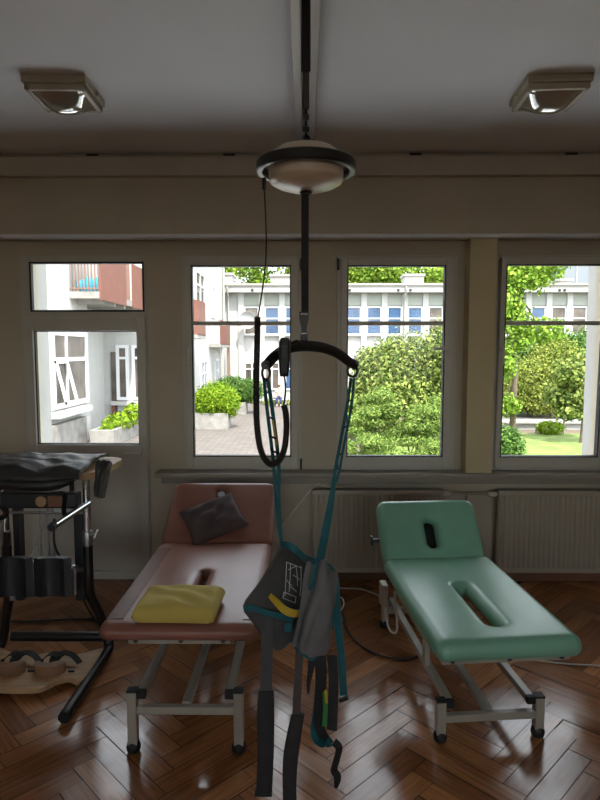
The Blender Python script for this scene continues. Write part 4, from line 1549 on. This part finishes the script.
for px in (253, 349, 397, 409, 556, 561):
    p = F(px, 291)
    MB().lathe([(0, -.02), (.06, -.02), (.06, .02), (0, .02)], (p.x, FY - .36, p.z), 'Y', 12).build('drain_hole', 'rubber', cn)
for px in (404.5, 228.5):
    p = F(px, 300)
    MB().tube([(p.x, FY - .40, ze - .1), (p.x, FY - .40, zc0 + .1), (p.x, FY - .08, zc0 - .25), (p.x, FY - .08, GZ + .1)], .05, 8).build('downpipe', 'cornice', fbld, True)
for (a, b, z0p, z1p, m) in ((403.5, 422, 288, 277, 'cornice'), (271, 292, 288, 277.5, 'concrete'), (225, 233, 288, 276, 'cornice'), (555, 568, 288, 282, 'cornice')):
    p, q = at(a, z0p, FY + 1.0), at(b, z1p, FY + 1.0)
    ch = MB().span((p.x, FY + .6, ze), (q.x, FY + 1.6, q.z)).build('chimney', m, fbld)
    MB().span((p.x - .06, FY + .54, q.z), (q.x + .06, FY + 1.66, q.z + .09)).build('chimney_cap', 'roofing' if m == 'concrete' else 'cornice', ch)
# satellite dish on the far facade
p = at(247.5, 320, FY - .45)
dish = thing('satellite_dish', 'pale satellite dish mounted between upper windows of the far building', 'satellite dish', (p.x, FY, p.z - .1))
mb = MB().lathe([(0, .09), (.15, .075), (.28, .03), (.37, -.05), (.375, -.045), (.29, .045), (.15, .092), (0, .107)], (p.x, p.y, p.z), 'Y', 30)
mb.build('reflector', 'render2', dish, True)
MB().tube([(p.x, p.y + .08, p.z), (p.x, FY - .02, p.z - .15), (p.x, FY, p.z - .15)], .025, 8).build('bracket', 'steel', dish, True)
# grey block far behind
q0, q1 = at(566, 290, 42), at(640, 268, 42)
gbk = thing('tower_building', 'pale grey building rising behind the white building at the far right', 'building', (q0.x + 3, 42, GZ))
MB().span((q0.x - .6, 42, GZ), (q1.x, 50, at(570, 255, 42).z)).build('facade_wall', 'cladding', gbk)
for px in (577, 590):
    xx = at(px, 275, 41.97).x
    MB().span((xx - .04, 41.96, 3), (xx + .04, 42.02, at(570, 256, 42).z)).build('panel_joint', 'cornice', gbk)

# ---- left wing, near part with a balcony
AX = -5.3
wa = thing('wing_building', 'white wing with a barred balcony seen through the door glass', 'building', (AX - 2, 14, GZ))
MB().prism([(AX - 5, 8.0), (AX, 8.0), (AX, 14.7), (AX - .5, 14.7), (AX - .5, 17.3), (AX - 5, 17.3)], GZ, 6.2).build('facade_wall', 'render', wa)
by0 = 13.6
bx1 = -.34 * by0
bz = 2.78
bal = MB().prism([(AX, by0), (bx1, by0), (bx1, 17.25), (AX - .5, 17.25), (AX - .5, 14.7), (AX, 14.7)], bz - .02, bz + .13).build('balcony_slab', 'concrete', wa)
mb = MB()
nb = 9
for i in range(nb):
    xx = AX + .05 + (bx1 - AX - .08) * i / (nb - 1)
    mb.span((xx - .011, by0 + .02, bz + .1), (xx + .011, by0 + .045, bz + 1.05))
mb.span((AX, by0 + .015, bz + 1.05), (bx1, by0 + .05, bz + 1.09))
mb.span((AX, by0 + .015, bz + .19), (bx1, by0 + .05, bz + .22))
mb.build('balcony_railing', 'bars', wa)
MB().span((bx1 + .002, by0 + .0, bz - .05), (bx1 + .04, 15.55, bz + 1.1)).build('balcony_panel', 'redpanel', wa)
MB().span((bx1 + .002, 16.15, bz - .05), (bx1 + .04, 17.2, bz + 1.1)).build('balcony_panel', 'redpanel', wa)
mb = MB()
for y in (15.62, 15.75, 15.88, 16.01):
    mb.span((bx1 - .035, y - .012, bz), (bx1 - .005, y + .012, bz + 1.1))
mb.build('balcony_railing', 'bars', wa)
for y in (14.0, 14.8, 15.6, 16.4):
    MB().span((AX - (.5 if y > 14.7 else 0), y, bz - .12), (bx1 - .05, y + .12, bz - .02)).build('balcony_bracket', 'concrete', wa)
pw = pillow(.62, .5, .34, 16, .2, 5, .05)
pw.xf(M.Translation((AX + .40, by0 + .36, bz + .27)))
tag(pw.build('bedding_bundle', 'turq', None, True), 'turquoise bundle of bedding lying on the barred balcony', 'bedding')
# big ground-floor window with a tilted sash, sill block, pilaster
wx0, wx1 = 12.45, 14.45
wz_0, wz_1 = at(60, 406, 13.4).z, at(60, 331, 13.4).z
win = bwin(wa, wx0, wx1, wz_0, wz_1, AX + .02, 'darkpane', '+X', bars=(wz_0 + 1.05,), vb=(13.2,), fw=.11)
mb = MB()
for a0, b0, a1, b1 in ((12.5, 0, 12.58, 1), (13.08, 0, 13.16, 1), (12.5, 0, 13.16, .07), (12.5, .93, 13.16, 1)):
    mb.span((AX + .06, a0, wz_0 + .08 + b0 * .95), (AX + .10, a1, wz_0 + .08 + b1 * .95))
mb.xf(M.Translation((AX + .06, 0, wz_0 + 1.03)) @ M.Rotation(R(-13), 4, 'Y') @ M.Translation((-AX - .06, 0, -wz_0 - 1.03)))
mb.build('tilted_sash', 'whiteframe', win)
MB().span((AX, 12.2, wz_0 - .16), (AX + .28, 14.1, wz_0 - .04)).build('window_sill', 'render', wa)
MB().span((AX, 12.0, GZ), (AX + .16, 14.0, wz_0 - .30)).build('plinth', 'concrete', wa)

# ---- left wing, far part
BX = -3.5
wb = thing('wing_building', 'white wing with two red-brown balconies left of the courtyard', 'building', (BX - 2, 21, GZ))
MB().span((AX - .95, 17.3, GZ), (BX, 25.9, 6.0)).build('facade_wall', 'render', wb)
e = lambda px, py: at(px, py, 17.3)
MB().span((e(112.5, 400).x, 17.24, GZ), (e(117.5, 400).x, 17.30, e(115, 352).z)).build('door', 'darkpane', wb)
MB().span((e(113, 400).x, 17.20, GZ), (e(116, 400).x, 17.26, e(115, 402).z)).build('door_panel', 'redpanel', wb)
bwin(wb, e(117.5, 400).x, e(130, 400).x, e(120, 400).z, e(120, 345).z, 17.29, 'darkpane', bars=(e(120, 358).z,), fw=.09)
bwin(wb, e(133, 400).x, e(146, 400).x, e(120, 400).z, e(120, 345).z, 17.29, 'darkpane', bars=(e(120, 358).z,), fw=.09)
MB().span((e(112, 400).x, 17.15, e(120, 405).z), (e(150, 400).x, 17.30, e(120, 401).z)).build('window_sill', 'render', wb)
MB().span((e(118.5, 400).x, 17.22, GZ), (BX, 17.30, e(120, 405).z)).build('plinth', 'render2', wb)


def balcony(y0, y1, z0, z1, white_end):
    xo = BX + .42
    MB().span((BX, y0, z0 - .02), (xo, y1, z0 + .10)).build('balcony_slab', 'concrete', wb)
    MB().span((xo - .04, y0 + (.0 if not white_end else .02), z0 + .08), (xo, y1, z1)).build('balcony_panel', 'redpanel', wb)
    MB().span((BX, y0, z0 + .08), (xo - .02, y0 + .03, z1)).build('balcony_panel', 'render2' if white_end else 'redpanel', wb)


balcony(16.9 + .5, 18.7, 1.95, 3.05, False)
balcony(21.9, 24.8, 1.72, 2.70, True)
for y0, y1, z0, z1 in ((19.2, 20.9, 2.5, 4.15), (22.6, 23.4, 2.8, 4.0), (17.6, 18.4, 3.0, 4.4), (20.0, 21.2, .05, 1.25), (23.2, 24.0, .05, 1.25)):
    bwin(wb, y0, y1, z0, z1, BX + .01, 'bluepane' if z0 < 1 else 'darkpane', '+X', vb=((y0 + y1) / 2,), bars=(z1 - .45,), fw=.07)
MB().tube([(BX + .06, 25.6, GZ), (BX + .06, 25.6, 5.4)], .05, 8).build('downpipe', 'cornice', wb, True)
MB().bar((BX + .40, 22.6, GZ), (BX + .40, 22.6, 1.72), .1, .1).build('balcony_post', 'cornice', wb)
MB().bar((BX + .40, 24.5, GZ), (BX + .40, 24.5, 1.72), .1, .1).build('balcony_post', 'bars', wb)


# ---- planters with hedges
def planter(x0, x1, y0, y1, h, label, cat='planter', m='concrete'):
    mb = MB()
    w = .09
    mb.span((x0, y0, GZ), (x1, y0 + w, GZ + h), .01)
    mb.span((x0, y1 - w, GZ), (x1, y1, GZ + h), .01)
    mb.span((x0, y0 + w, GZ), (x0 + w, y1 - w, GZ + h), .01)
    mb.span((x1 - w, y0 + w, GZ), (x1, y1 - w, GZ + h), .01)
    mb.span((x0 + w, y0 + w, GZ), (x1 - w, y1 - w, GZ + h - .06))
    return tag(mb.build('planter', m), label, cat, 'concrete planters in the courtyard')


def shrub(name, label, cat, blobs, n, size, leaf, seed, stems=6, group=None, base=None, shell=.55, lw=.45, core=True):
    xs_ = [b[0] for b in blobs]
    ys_ = [b[1] for b in blobs]
    bz_ = base if base is not None else GZ
    c = (sum(xs_) / len(xs_), sum(ys_) / len(ys_), bz_)
    t = thing(name, label, cat, c, group)
    leaves('foliage', blobs, n, size, leaf, seed, t, shell, lw=lw)
    rnd = random.Random(seed)
    mb = MB()
    for i in range(stems):
        b = blobs[i % len(blobs)]
        p0 = V((c[0] + rnd.uniform(-.3, .3) * b[3] + (b[0] - c[0]) * .6, c[1] + (b[1] - c[1]) * .6, bz_))
        p1 = V((b[0] + rnd.uniform(-.4, .4) * b[3], b[1] + rnd.uniform(-.3, .3) * b[4], b[2] + rnd.uniform(0, .6) * b[5]))
        q = p0.lerp(p1, .5) + V((rnd.uniform(-.08, .08), 0, .05))
        s_ = spline([p0, q, p1], 4)
        mb.tube(s_, [.022 * (1 - .7 * j / (len(s_) - 1)) for j in range(len(s_))], 6)
    mb.build('stems', 'bark', t, True)
    return t


planter(-3.06, -2.13, 16.45, 17.2, .46, 'low concrete planter under the bright green hedge')
shrub('hedge', 'bright yellow-green clipped round hedge in the nearer planter', 'hedge', [(-2.50, 16.8, .22, .60, .5, .50), (-2.78, 16.8, .10, .42, .42, .42), (-2.2, 16.8, .12, .38, .42, .42)], 11000, .075, 'hedge', 1, base=GZ + .4)
planter(-2.85, -2.02, 20.3, 21.2, .42, 'low concrete planter under the darker hedge')
shrub('hedge', 'darker green hedge spreading over the farther planter', 'hedge', [(-2.55, 20.7, .28, .62, .5, .42), (-2.0, 20.7, .20, .62, .45, .42)], 7500, .085, 'hedge2', 2, base=GZ + .36)
planter(-4.9, -4.35, 13.5, 15.6, .38, 'low planter with a leafy plant seen at the bottom of the door glass')
shrub('garden_plant', 'leafy plant trailing over the planter below the barred balcony', 'plant', [(-4.55, 14.6, -.14, .32, .9, .22), (-4.35, 15.3, .02, .3, .4, .2)], 500, .16, 'hedge', 3, base=GZ + .3, stems=4)
structure(MB().span((-1.9, 24.2, GZ), (3, 24.5, GZ + .14)).build('kerb', 'concrete'))
tag(leaves('flower_strip', [(-1.2, 24.0, GZ + .12, .6, .25, .2), (-.2, 24.0, GZ + .08, .8, .25, .16), (.9, 24.0, GZ + .1, .8, .25, .18), (2, 24.0, GZ + .1, .8, .25, .18)], 1500, .10, 'yel', 5), 'strip of yellow-green ground cover before the far building', 'ground cover', kind='stuff')

# ---- shrubs outside the middle window
shrub('large_shrub', 'tall broad-leaved shrub filling the middle window', 'shrub', [(2.55, 14.2, .95, .95, .8, 1.05), (1.8, 14.0, .75, .75, .7, .95), (3.3, 14.2, .7, .9, .8, 1.1), (2.4, 13.8, .25, 1.2, .7, .8), (1.3, 14.2, .2, .5, .6, .75), (3.2, 13.7, 1.45, .7, .6, .8), (2.1, 14.3, 1.45, .55, .5, .5), (1.55, 14.2, 1.25, .45, .5, .45)], 26000, .105, 'bush', 11, stems=10, shell=.45)
for i, (bl, n, lab) in enumerate((
        ([(.95, 10.6, .40, .55, .6, .32), (1.25, 10.9, .62, .5, .5, .26)], 7000, 'feathery juniper at the left of the middle window'),
        ([(1.95, 10.5, .28, .75, .6, .30), (2.3, 10.8, .42, .5, .5, .28)], 8000, 'feathery juniper at the right of the middle window'),
        ([(1.35, 9.5, -.12, .75, .6, .36), (.85, 9.6, -.2, .45, .5, .32)], 9000, 'low spreading juniper in front at the bottom of the middle window'),
        ([(2.1, 9.4, -.22, .65, .55, .32), (1.6, 9.0, -.34, .7, .4, .26)], 8000, 'low spreading juniper at the bottom right of the middle window'))):
    rj = random.Random(40 + i)
    pl = []
    for b in bl:
        for q in range(7):
            f = q / 6
            ra = (1 - .55 * f) * b[3]
            pl.append((b[0] + rj.uniform(-.45, .45) * b[3], b[1] + rj.uniform(-.5, .5) * b[4], b[2] - b[5] * .8 + 1.7 * b[5] * f, ra * .72, b[4] * .62, .10))
    bl = pl
    shrub('juniper', lab, 'shrub', bl, int(n * 1.5), .065, 'juniper', 20 + i, group='junipers outside the middle window', stems=5, lw=.28, base=GZ, shell=.3)

# ---- garden outside the right window
def tree(name, label, x, y, h, r, blobs, n, size, leaf, seed, group=None, base=GZ, bend=.12, lw=.6):
    t = thing(name, label, 'tree', (x, y, base), group)
    rnd = random.Random(seed)
    pts = spline([(x, y, base), (x + bend * .3, y, base + h * .35), (x - bend * .2, y, base + h * .7), (x + bend, y, base + h)], 5)
    mb = MB().tube(pts, [r * (1 - .65 * i / (len(pts) - 1)) for i in range(len(pts))], 10)
    for b in blobs:
        if rnd.random() < .9:
            z0 = base + h * rnd.uniform(.45, .9)
            s_ = spline([(x, y, z0), ((x + b[0]) / 2, (y + b[1]) / 2, (z0 + b[2]) / 2 + .1), (b[0], b[1], b[2])], 4)
            mb.tube(s_, [r * .4 * (1 - .7 * i / (len(s_) - 1)) for i in range(len(s_))], 6)
    mb.build('trunk', 'bark', t, True)
    leaves('crown', blobs, n, size, leaf, seed, t, .3, lw=lw)
    return t


tx, ty = at(512, 430, 15.5).x, 15.5
B = lambda px, py, y, rx, rz, ry=None: (at(px, py, y).x, y, at(px, py, y).z, rx, ry or rx, rz)
tree('maple_tree', 'slender maple with bright leaves at the left of the right window', tx, ty, 4.6, .085,
     [B(520, 275, 15.3, .8, .5), B(545, 268, 15.5, .55, .4), B(505, 300, 15.2, .5, .6), B(512, 318, 15.4, .55, .45), B(540, 330, 15.6, .65, .35), B(505, 362, 15.2, .35, .5), B(518, 340, 15.5, .4, .3), B(508, 405, 15.3, .35, .3), B(530, 250, 15.6, 1.2, .6), B(500, 250, 15.6, 1.0, .8)],
     11000, .115, 'tree', 31)
shrub('garden_shrub', 'light yellow-green shrub in the middle of the right window', 'shrub', [B(535, 380, 20, 1.0, .8), B(555, 360, 20.5, .9, .8), B(520, 395, 20, .7, .6), B(545, 400, 19.8, 1.1, .5)], 15000, .10, 'yel', 32)
shrub('garden_shrub', 'dark green tall shrub behind the others in the right window', 'shrub', [B(570, 352, 21.5, 1.1, .7), B(545, 352, 22.5, 1.4, .7), B(588, 362, 21.5, .9, .9), B(575, 380, 22, 1.2, 1.0), B(515, 358, 22.5, 1.3, .8), B(510, 390, 22.5, 1.2, .9), B(600, 350, 22, 1.2, 1.0)], 15000, .15, 'hedge2', 33)
tree('young_tree', 'small leaning young tree beside the outer wall in the right window', at(581, 440, 14).x, 14.0, 2.3, .045,
     [B(575, 372, 14, .55, .4), B(585, 395, 14, .5, .4), B(565, 398, 14.2, .45, .3), B(590, 368, 14.3, .5, .45), B(572, 412, 14, .4, .22)], 6000, .10, 'bush', 34)
tree('young_tree', 'thin young tree before the concrete ledge in the right window', at(563, 425, 16.1).x, 16.1, 1.5, .03,
     [B(560, 395, 17, .5, .35), B(570, 405, 17, .4, .25)], 1200, .13, 'bush', 35)
shrub('round_bush', 'dense round bush at the bottom left of the right window', 'shrub', [(3.88, 11.6, -.26, .36, .40, .38), (3.62, 11.7, -.30, .32, .36, .32)], 6500, .075, 'hedge2', 36)
shrub('grass_tuft', 'tuft of tall grass before the concrete ledge', 'plant', [B(550, 428, 15.5, .35, .18)], 500, .16, 'hedge', 37, stems=2, lw=.2)
lx0_ = at(497, 420, 16.4).x
t = thing('garden_ledge', 'long low concrete ledge crossing the garden beyond the lawn', 'ledge', (7.5, 16.4, GZ))
zt_ = at(520, 421, 16.4).z
MB().span((lx0_, 16.45, GZ), (14, 16.8, zt_ - .07)).build('ledge_body', 'cornice', t)
MB().span((lx0_ - .05, 16.36, zt_ - .07), (14, 16.9, zt_), .01).build('ledge_slab', 'cornice', t)
structure(MB().span((3.3, 15.65, GZ), (14, 16.38, GZ + .02)).build('soil_strip', 'bark'))
structure(MB().span((3.3, 20.0, GZ), (14, 25.8, GZ + .02)).build('path', 'concrete'))

# ---- wooded slope behind the far building
structure(MB().prism([(-40, 36), (60, 36), (60, 37), (-40, 37)], GZ, 3.2).build('hill', 'grass'))
rnd = random.Random(77)
labs = ['tree on the slope above the {}'.format(s) for s in ('left wing', 'roof at the left of the left window', 'brown roof box', 'roof beside the hoist strap', 'roof left of the white chimney', 'white chimney', 'roof right of the white chimney', 'pillar', 'roof at the left of the right window', 'roof vent in the right window')]
for i in range(10):
    px = 175 + 42 * i + rnd.uniform(-6, 6)
    if i in (0, 7, 9):
        continue
    y = 38.5 + rnd.uniform(-1, 2.5)
    x = at(px, 270, y).x
    h = rnd.uniform(4.2, 5.2)
    bl = [(x + rnd.uniform(-1.2, 1.2), y + rnd.uniform(-.8, .8), 4.0 + rnd.uniform(-.6, 3.6), rnd.uniform(1.1, 1.7), 1.2, rnd.uniform(.8, 1.3)) for _ in range(7)]
    nm = 'dark leafy ' if i % 3 == 2 else 'bright leafy '
    tree('hillside_tree', nm + labs[i], x, y, h, .2, bl, 7000, .21, 'hilltree' if i % 3 != 2 else 'tree2', 60 + i, 'trees on the slope behind the far building', base=3.0 - .8)

# ---- person sitting on a bench before the far building
bn = thing('bench', 'pale bench in front of the far building, with a person on it', 'bench', (-1.05, 23.4, GZ))
BP = at(279, 405, 23.4)
bxx = BP.x
MB().span((bxx - .55, 23.25, GZ + .40), (bxx + .55, 23.65, GZ + .45), .01).build('bench_seat', 'cornice', bn)
for s in (-.45, .45):
    MB().span((bxx + s - .04, 23.28, GZ), (bxx + s + .04, 23.62, GZ + .40)).build('bench_leg', 'concrete', bn)


def skin(name, joints, edges, m, parent, root=0, sub=2):
    me = bpy.data.meshes.new(name)
    me.from_pydata([j[:3] for j in joints], edges, [])
    o = bpy.data.objects.new(name + '_tmp', me)
    COL.objects.link(o)
    md = o.modifiers.new('s', 'SKIN')
    for v, j in zip(me.skin_vertices[0].data, joints):
        v.radius = (j[3], j[3])
    me.skin_vertices[0].data[root].use_root = True
    s = o.modifiers.new('d', 'SUBSURF')
    s.levels = s.render_levels = sub
    dg = bpy.context.evaluated_depsgraph_get()
    nm = bpy.data.meshes.new_from_object(o.evaluated_get(dg))
    bpy.data.objects.remove(o)
    nm.transform(M.Translation(-wloc(parent)))
    for p in nm.polygons:
        p.use_smooth = True
    nm.materials.clear()
    nm.materials.append(MT[m])
    r = bpy.data.objects.new(name, nm)
    COL.objects.link(r)
    r.parent = parent
    return r


pe = thing('person', 'person in a pink top and dark blue trousers sitting on the far bench', 'person', (bxx, 23.4, GZ))
sz = GZ + .45
py_ = 23.5
J = [(bxx, py_, sz + .10, .13), (bxx, py_, sz + .30, .13), (bxx, py_ - .02, sz + .50, .15), (bxx, py_ - .03, sz + .60, .06), (bxx, py_ - .05, sz + .68, .075), (bxx, py_ - .06, sz + .80, .09),
     (bxx - .18, py_ - .02, sz + .52, .06), (bxx - .25, py_ - .06, sz + .28, .045), (bxx - .16, py_ - .28, sz + .17, .035), (bxx - .12, py_ - .34, sz + .16, .03),
     (bxx + .18, py_ - .02, sz + .52, .06), (bxx + .25, py_ - .06, sz + .28, .045), (bxx + .16, py_ - .28, sz + .17, .035), (bxx + .12, py_ - .34, sz + .16, .03),
     (bxx - .10, py_ - .08, sz + .08, .085), (bxx - .12, py_ - .44, sz + .08, .065), (bxx - .12, py_ - .42, GZ + .08, .045), (bxx - .12, py_ - .56, GZ + .04, .035),
     (bxx + .10, py_ - .08, sz + .08, .085), (bxx + .12, py_ - .44, sz + .08, .065), (bxx + .12, py_ - .42, GZ + .08, .045), (bxx + .12, py_ - .56, GZ + .04, .035)]
EE = [(0, 1), (1, 2), (2, 3), (3, 4), (4, 5), (2, 6), (6, 7), (7, 8), (8, 9), (2, 10), (10, 11), (11, 12), (12, 13), (0, 14), (14, 15), (15, 16), (16, 17), (0, 18), (18, 19), (19, 20), (20, 21)]
body_ = skin('body', J, EE, 'skin', pe)
JS = [(bxx, py_, sz + .12, .145), (bxx, py_, sz + .30, .145), (bxx, py_ - .02, sz + .50, .165), (bxx - .18, py_ - .02, sz + .52, .075), (bxx - .23, py_ - .05, sz + .36, .062), (bxx + .18, py_ - .02, sz + .52, .075), (bxx + .23, py_ - .05, sz + .36, .062)]
skin('shirt', JS, [(0, 1), (1, 2), (2, 3), (3, 4), (2, 5), (5, 6)], 'pink', pe)
JT = [(bxx, py_, sz + .09, .14), (bxx - .10, py_ - .08, sz + .08, .10), (bxx - .12, py_ - .44, sz + .08, .08), (bxx - .12, py_ - .42, GZ + .14, .06), (bxx + .10, py_ - .08, sz + .08, .10), (bxx + .12, py_ - .44, sz + .08, .08), (bxx + .12, py_ - .42, GZ + .14, .06)]
skin('trousers', JT, [(0, 1), (1, 2), (2, 3), (0, 4), (4, 5), (5, 6)], 'navy', pe)
MB().lathe([(0, -.06), (.085, -.05), (.105, 0), (.085, .06), (.04, .09), (0, .095)], (bxx, py_ - .03, sz + .83), 'Z', 16).build('hair', 'hair', pe, True)

pe.scale = bn.scale = (.62, .62, .62)

# ================================================================== LIGHT
w = bpy.data.worlds.new('world')
SC.world = w
w.use_nodes = True
nt = w.node_tree
bg = nt.nodes['Background']
sky = nt.nodes.new('ShaderNodeTexSky')
sky.sky_type = 'NISHITA'
sky.sun_disc = False
SUN_EL, SUN_AZ = R(57), R(162)     # azimuth measured from +Y towards +X: behind us, to the right
sky.sun_elevation = SUN_EL
sky.sun_rotation = SUN_AZ
sky.air_density = 1.0
sky.dust_density = 2.0
hz = nt.nodes.new('ShaderNodeMix')       # thin white cloud over the blue
hz.data_type = 'RGBA'
hz.inputs['Factor'].default_value = .6
nt.links.new(sky.outputs[0], hz.inputs['A'])
hz.inputs['B'].default_value = (4.6, 4.4, 4.1, 1)
nt.links.new(hz.outputs['Result'], bg.inputs['Color'])
bg.inputs['Strength'].default_value = .38
sd = bpy.data.lights.new('sun', 'SUN')
sd.energy = 3.1
sd.color = (1, .95, .87)
sd.angle = R(.6)
so = bpy.data.objects.new('sun', sd)
COL.objects.link(so)
d = V((math.sin(SUN_AZ) * math.cos(SUN_EL), math.cos(SUN_AZ) * math.cos(SUN_EL), math.sin(SUN_EL)))
so.rotation_euler = d.to_track_quat('Z', 'Y').to_euler()
so.location = (5, -5, 12)

cy = SC.cycles
cy.max_bounces = 10
cy.diffuse_bounces = 6
cy.glossy_bounces = 4
cy.transparent_max_bounces = 12
cy.transmission_bounces = 4
cy.sample_clamp_indirect = 2.5
cy.sample_clamp_direct = 6
cy.caustics_reflective = False
cy.caustics_refractive = False
SC.view_settings.view_transform = 'Standard'
SC.view_settings.look = 'None'
SC.view_settings.gamma = 1
SC.view_settings.use_curve_mapping = False
SC.view_settings.exposure = 1.5
MT['diffuser'].node_tree.nodes['Principled BSDF'].inputs['IOR'].default_value = 1.9
MT['diffuser'].node_tree.nodes['Principled BSDF'].inputs['Coat IOR'].default_value = 1.9
MT['diffuser'].node_tree.nodes['Principled BSDF'].inputs['Coat Roughness'].default_value = .03
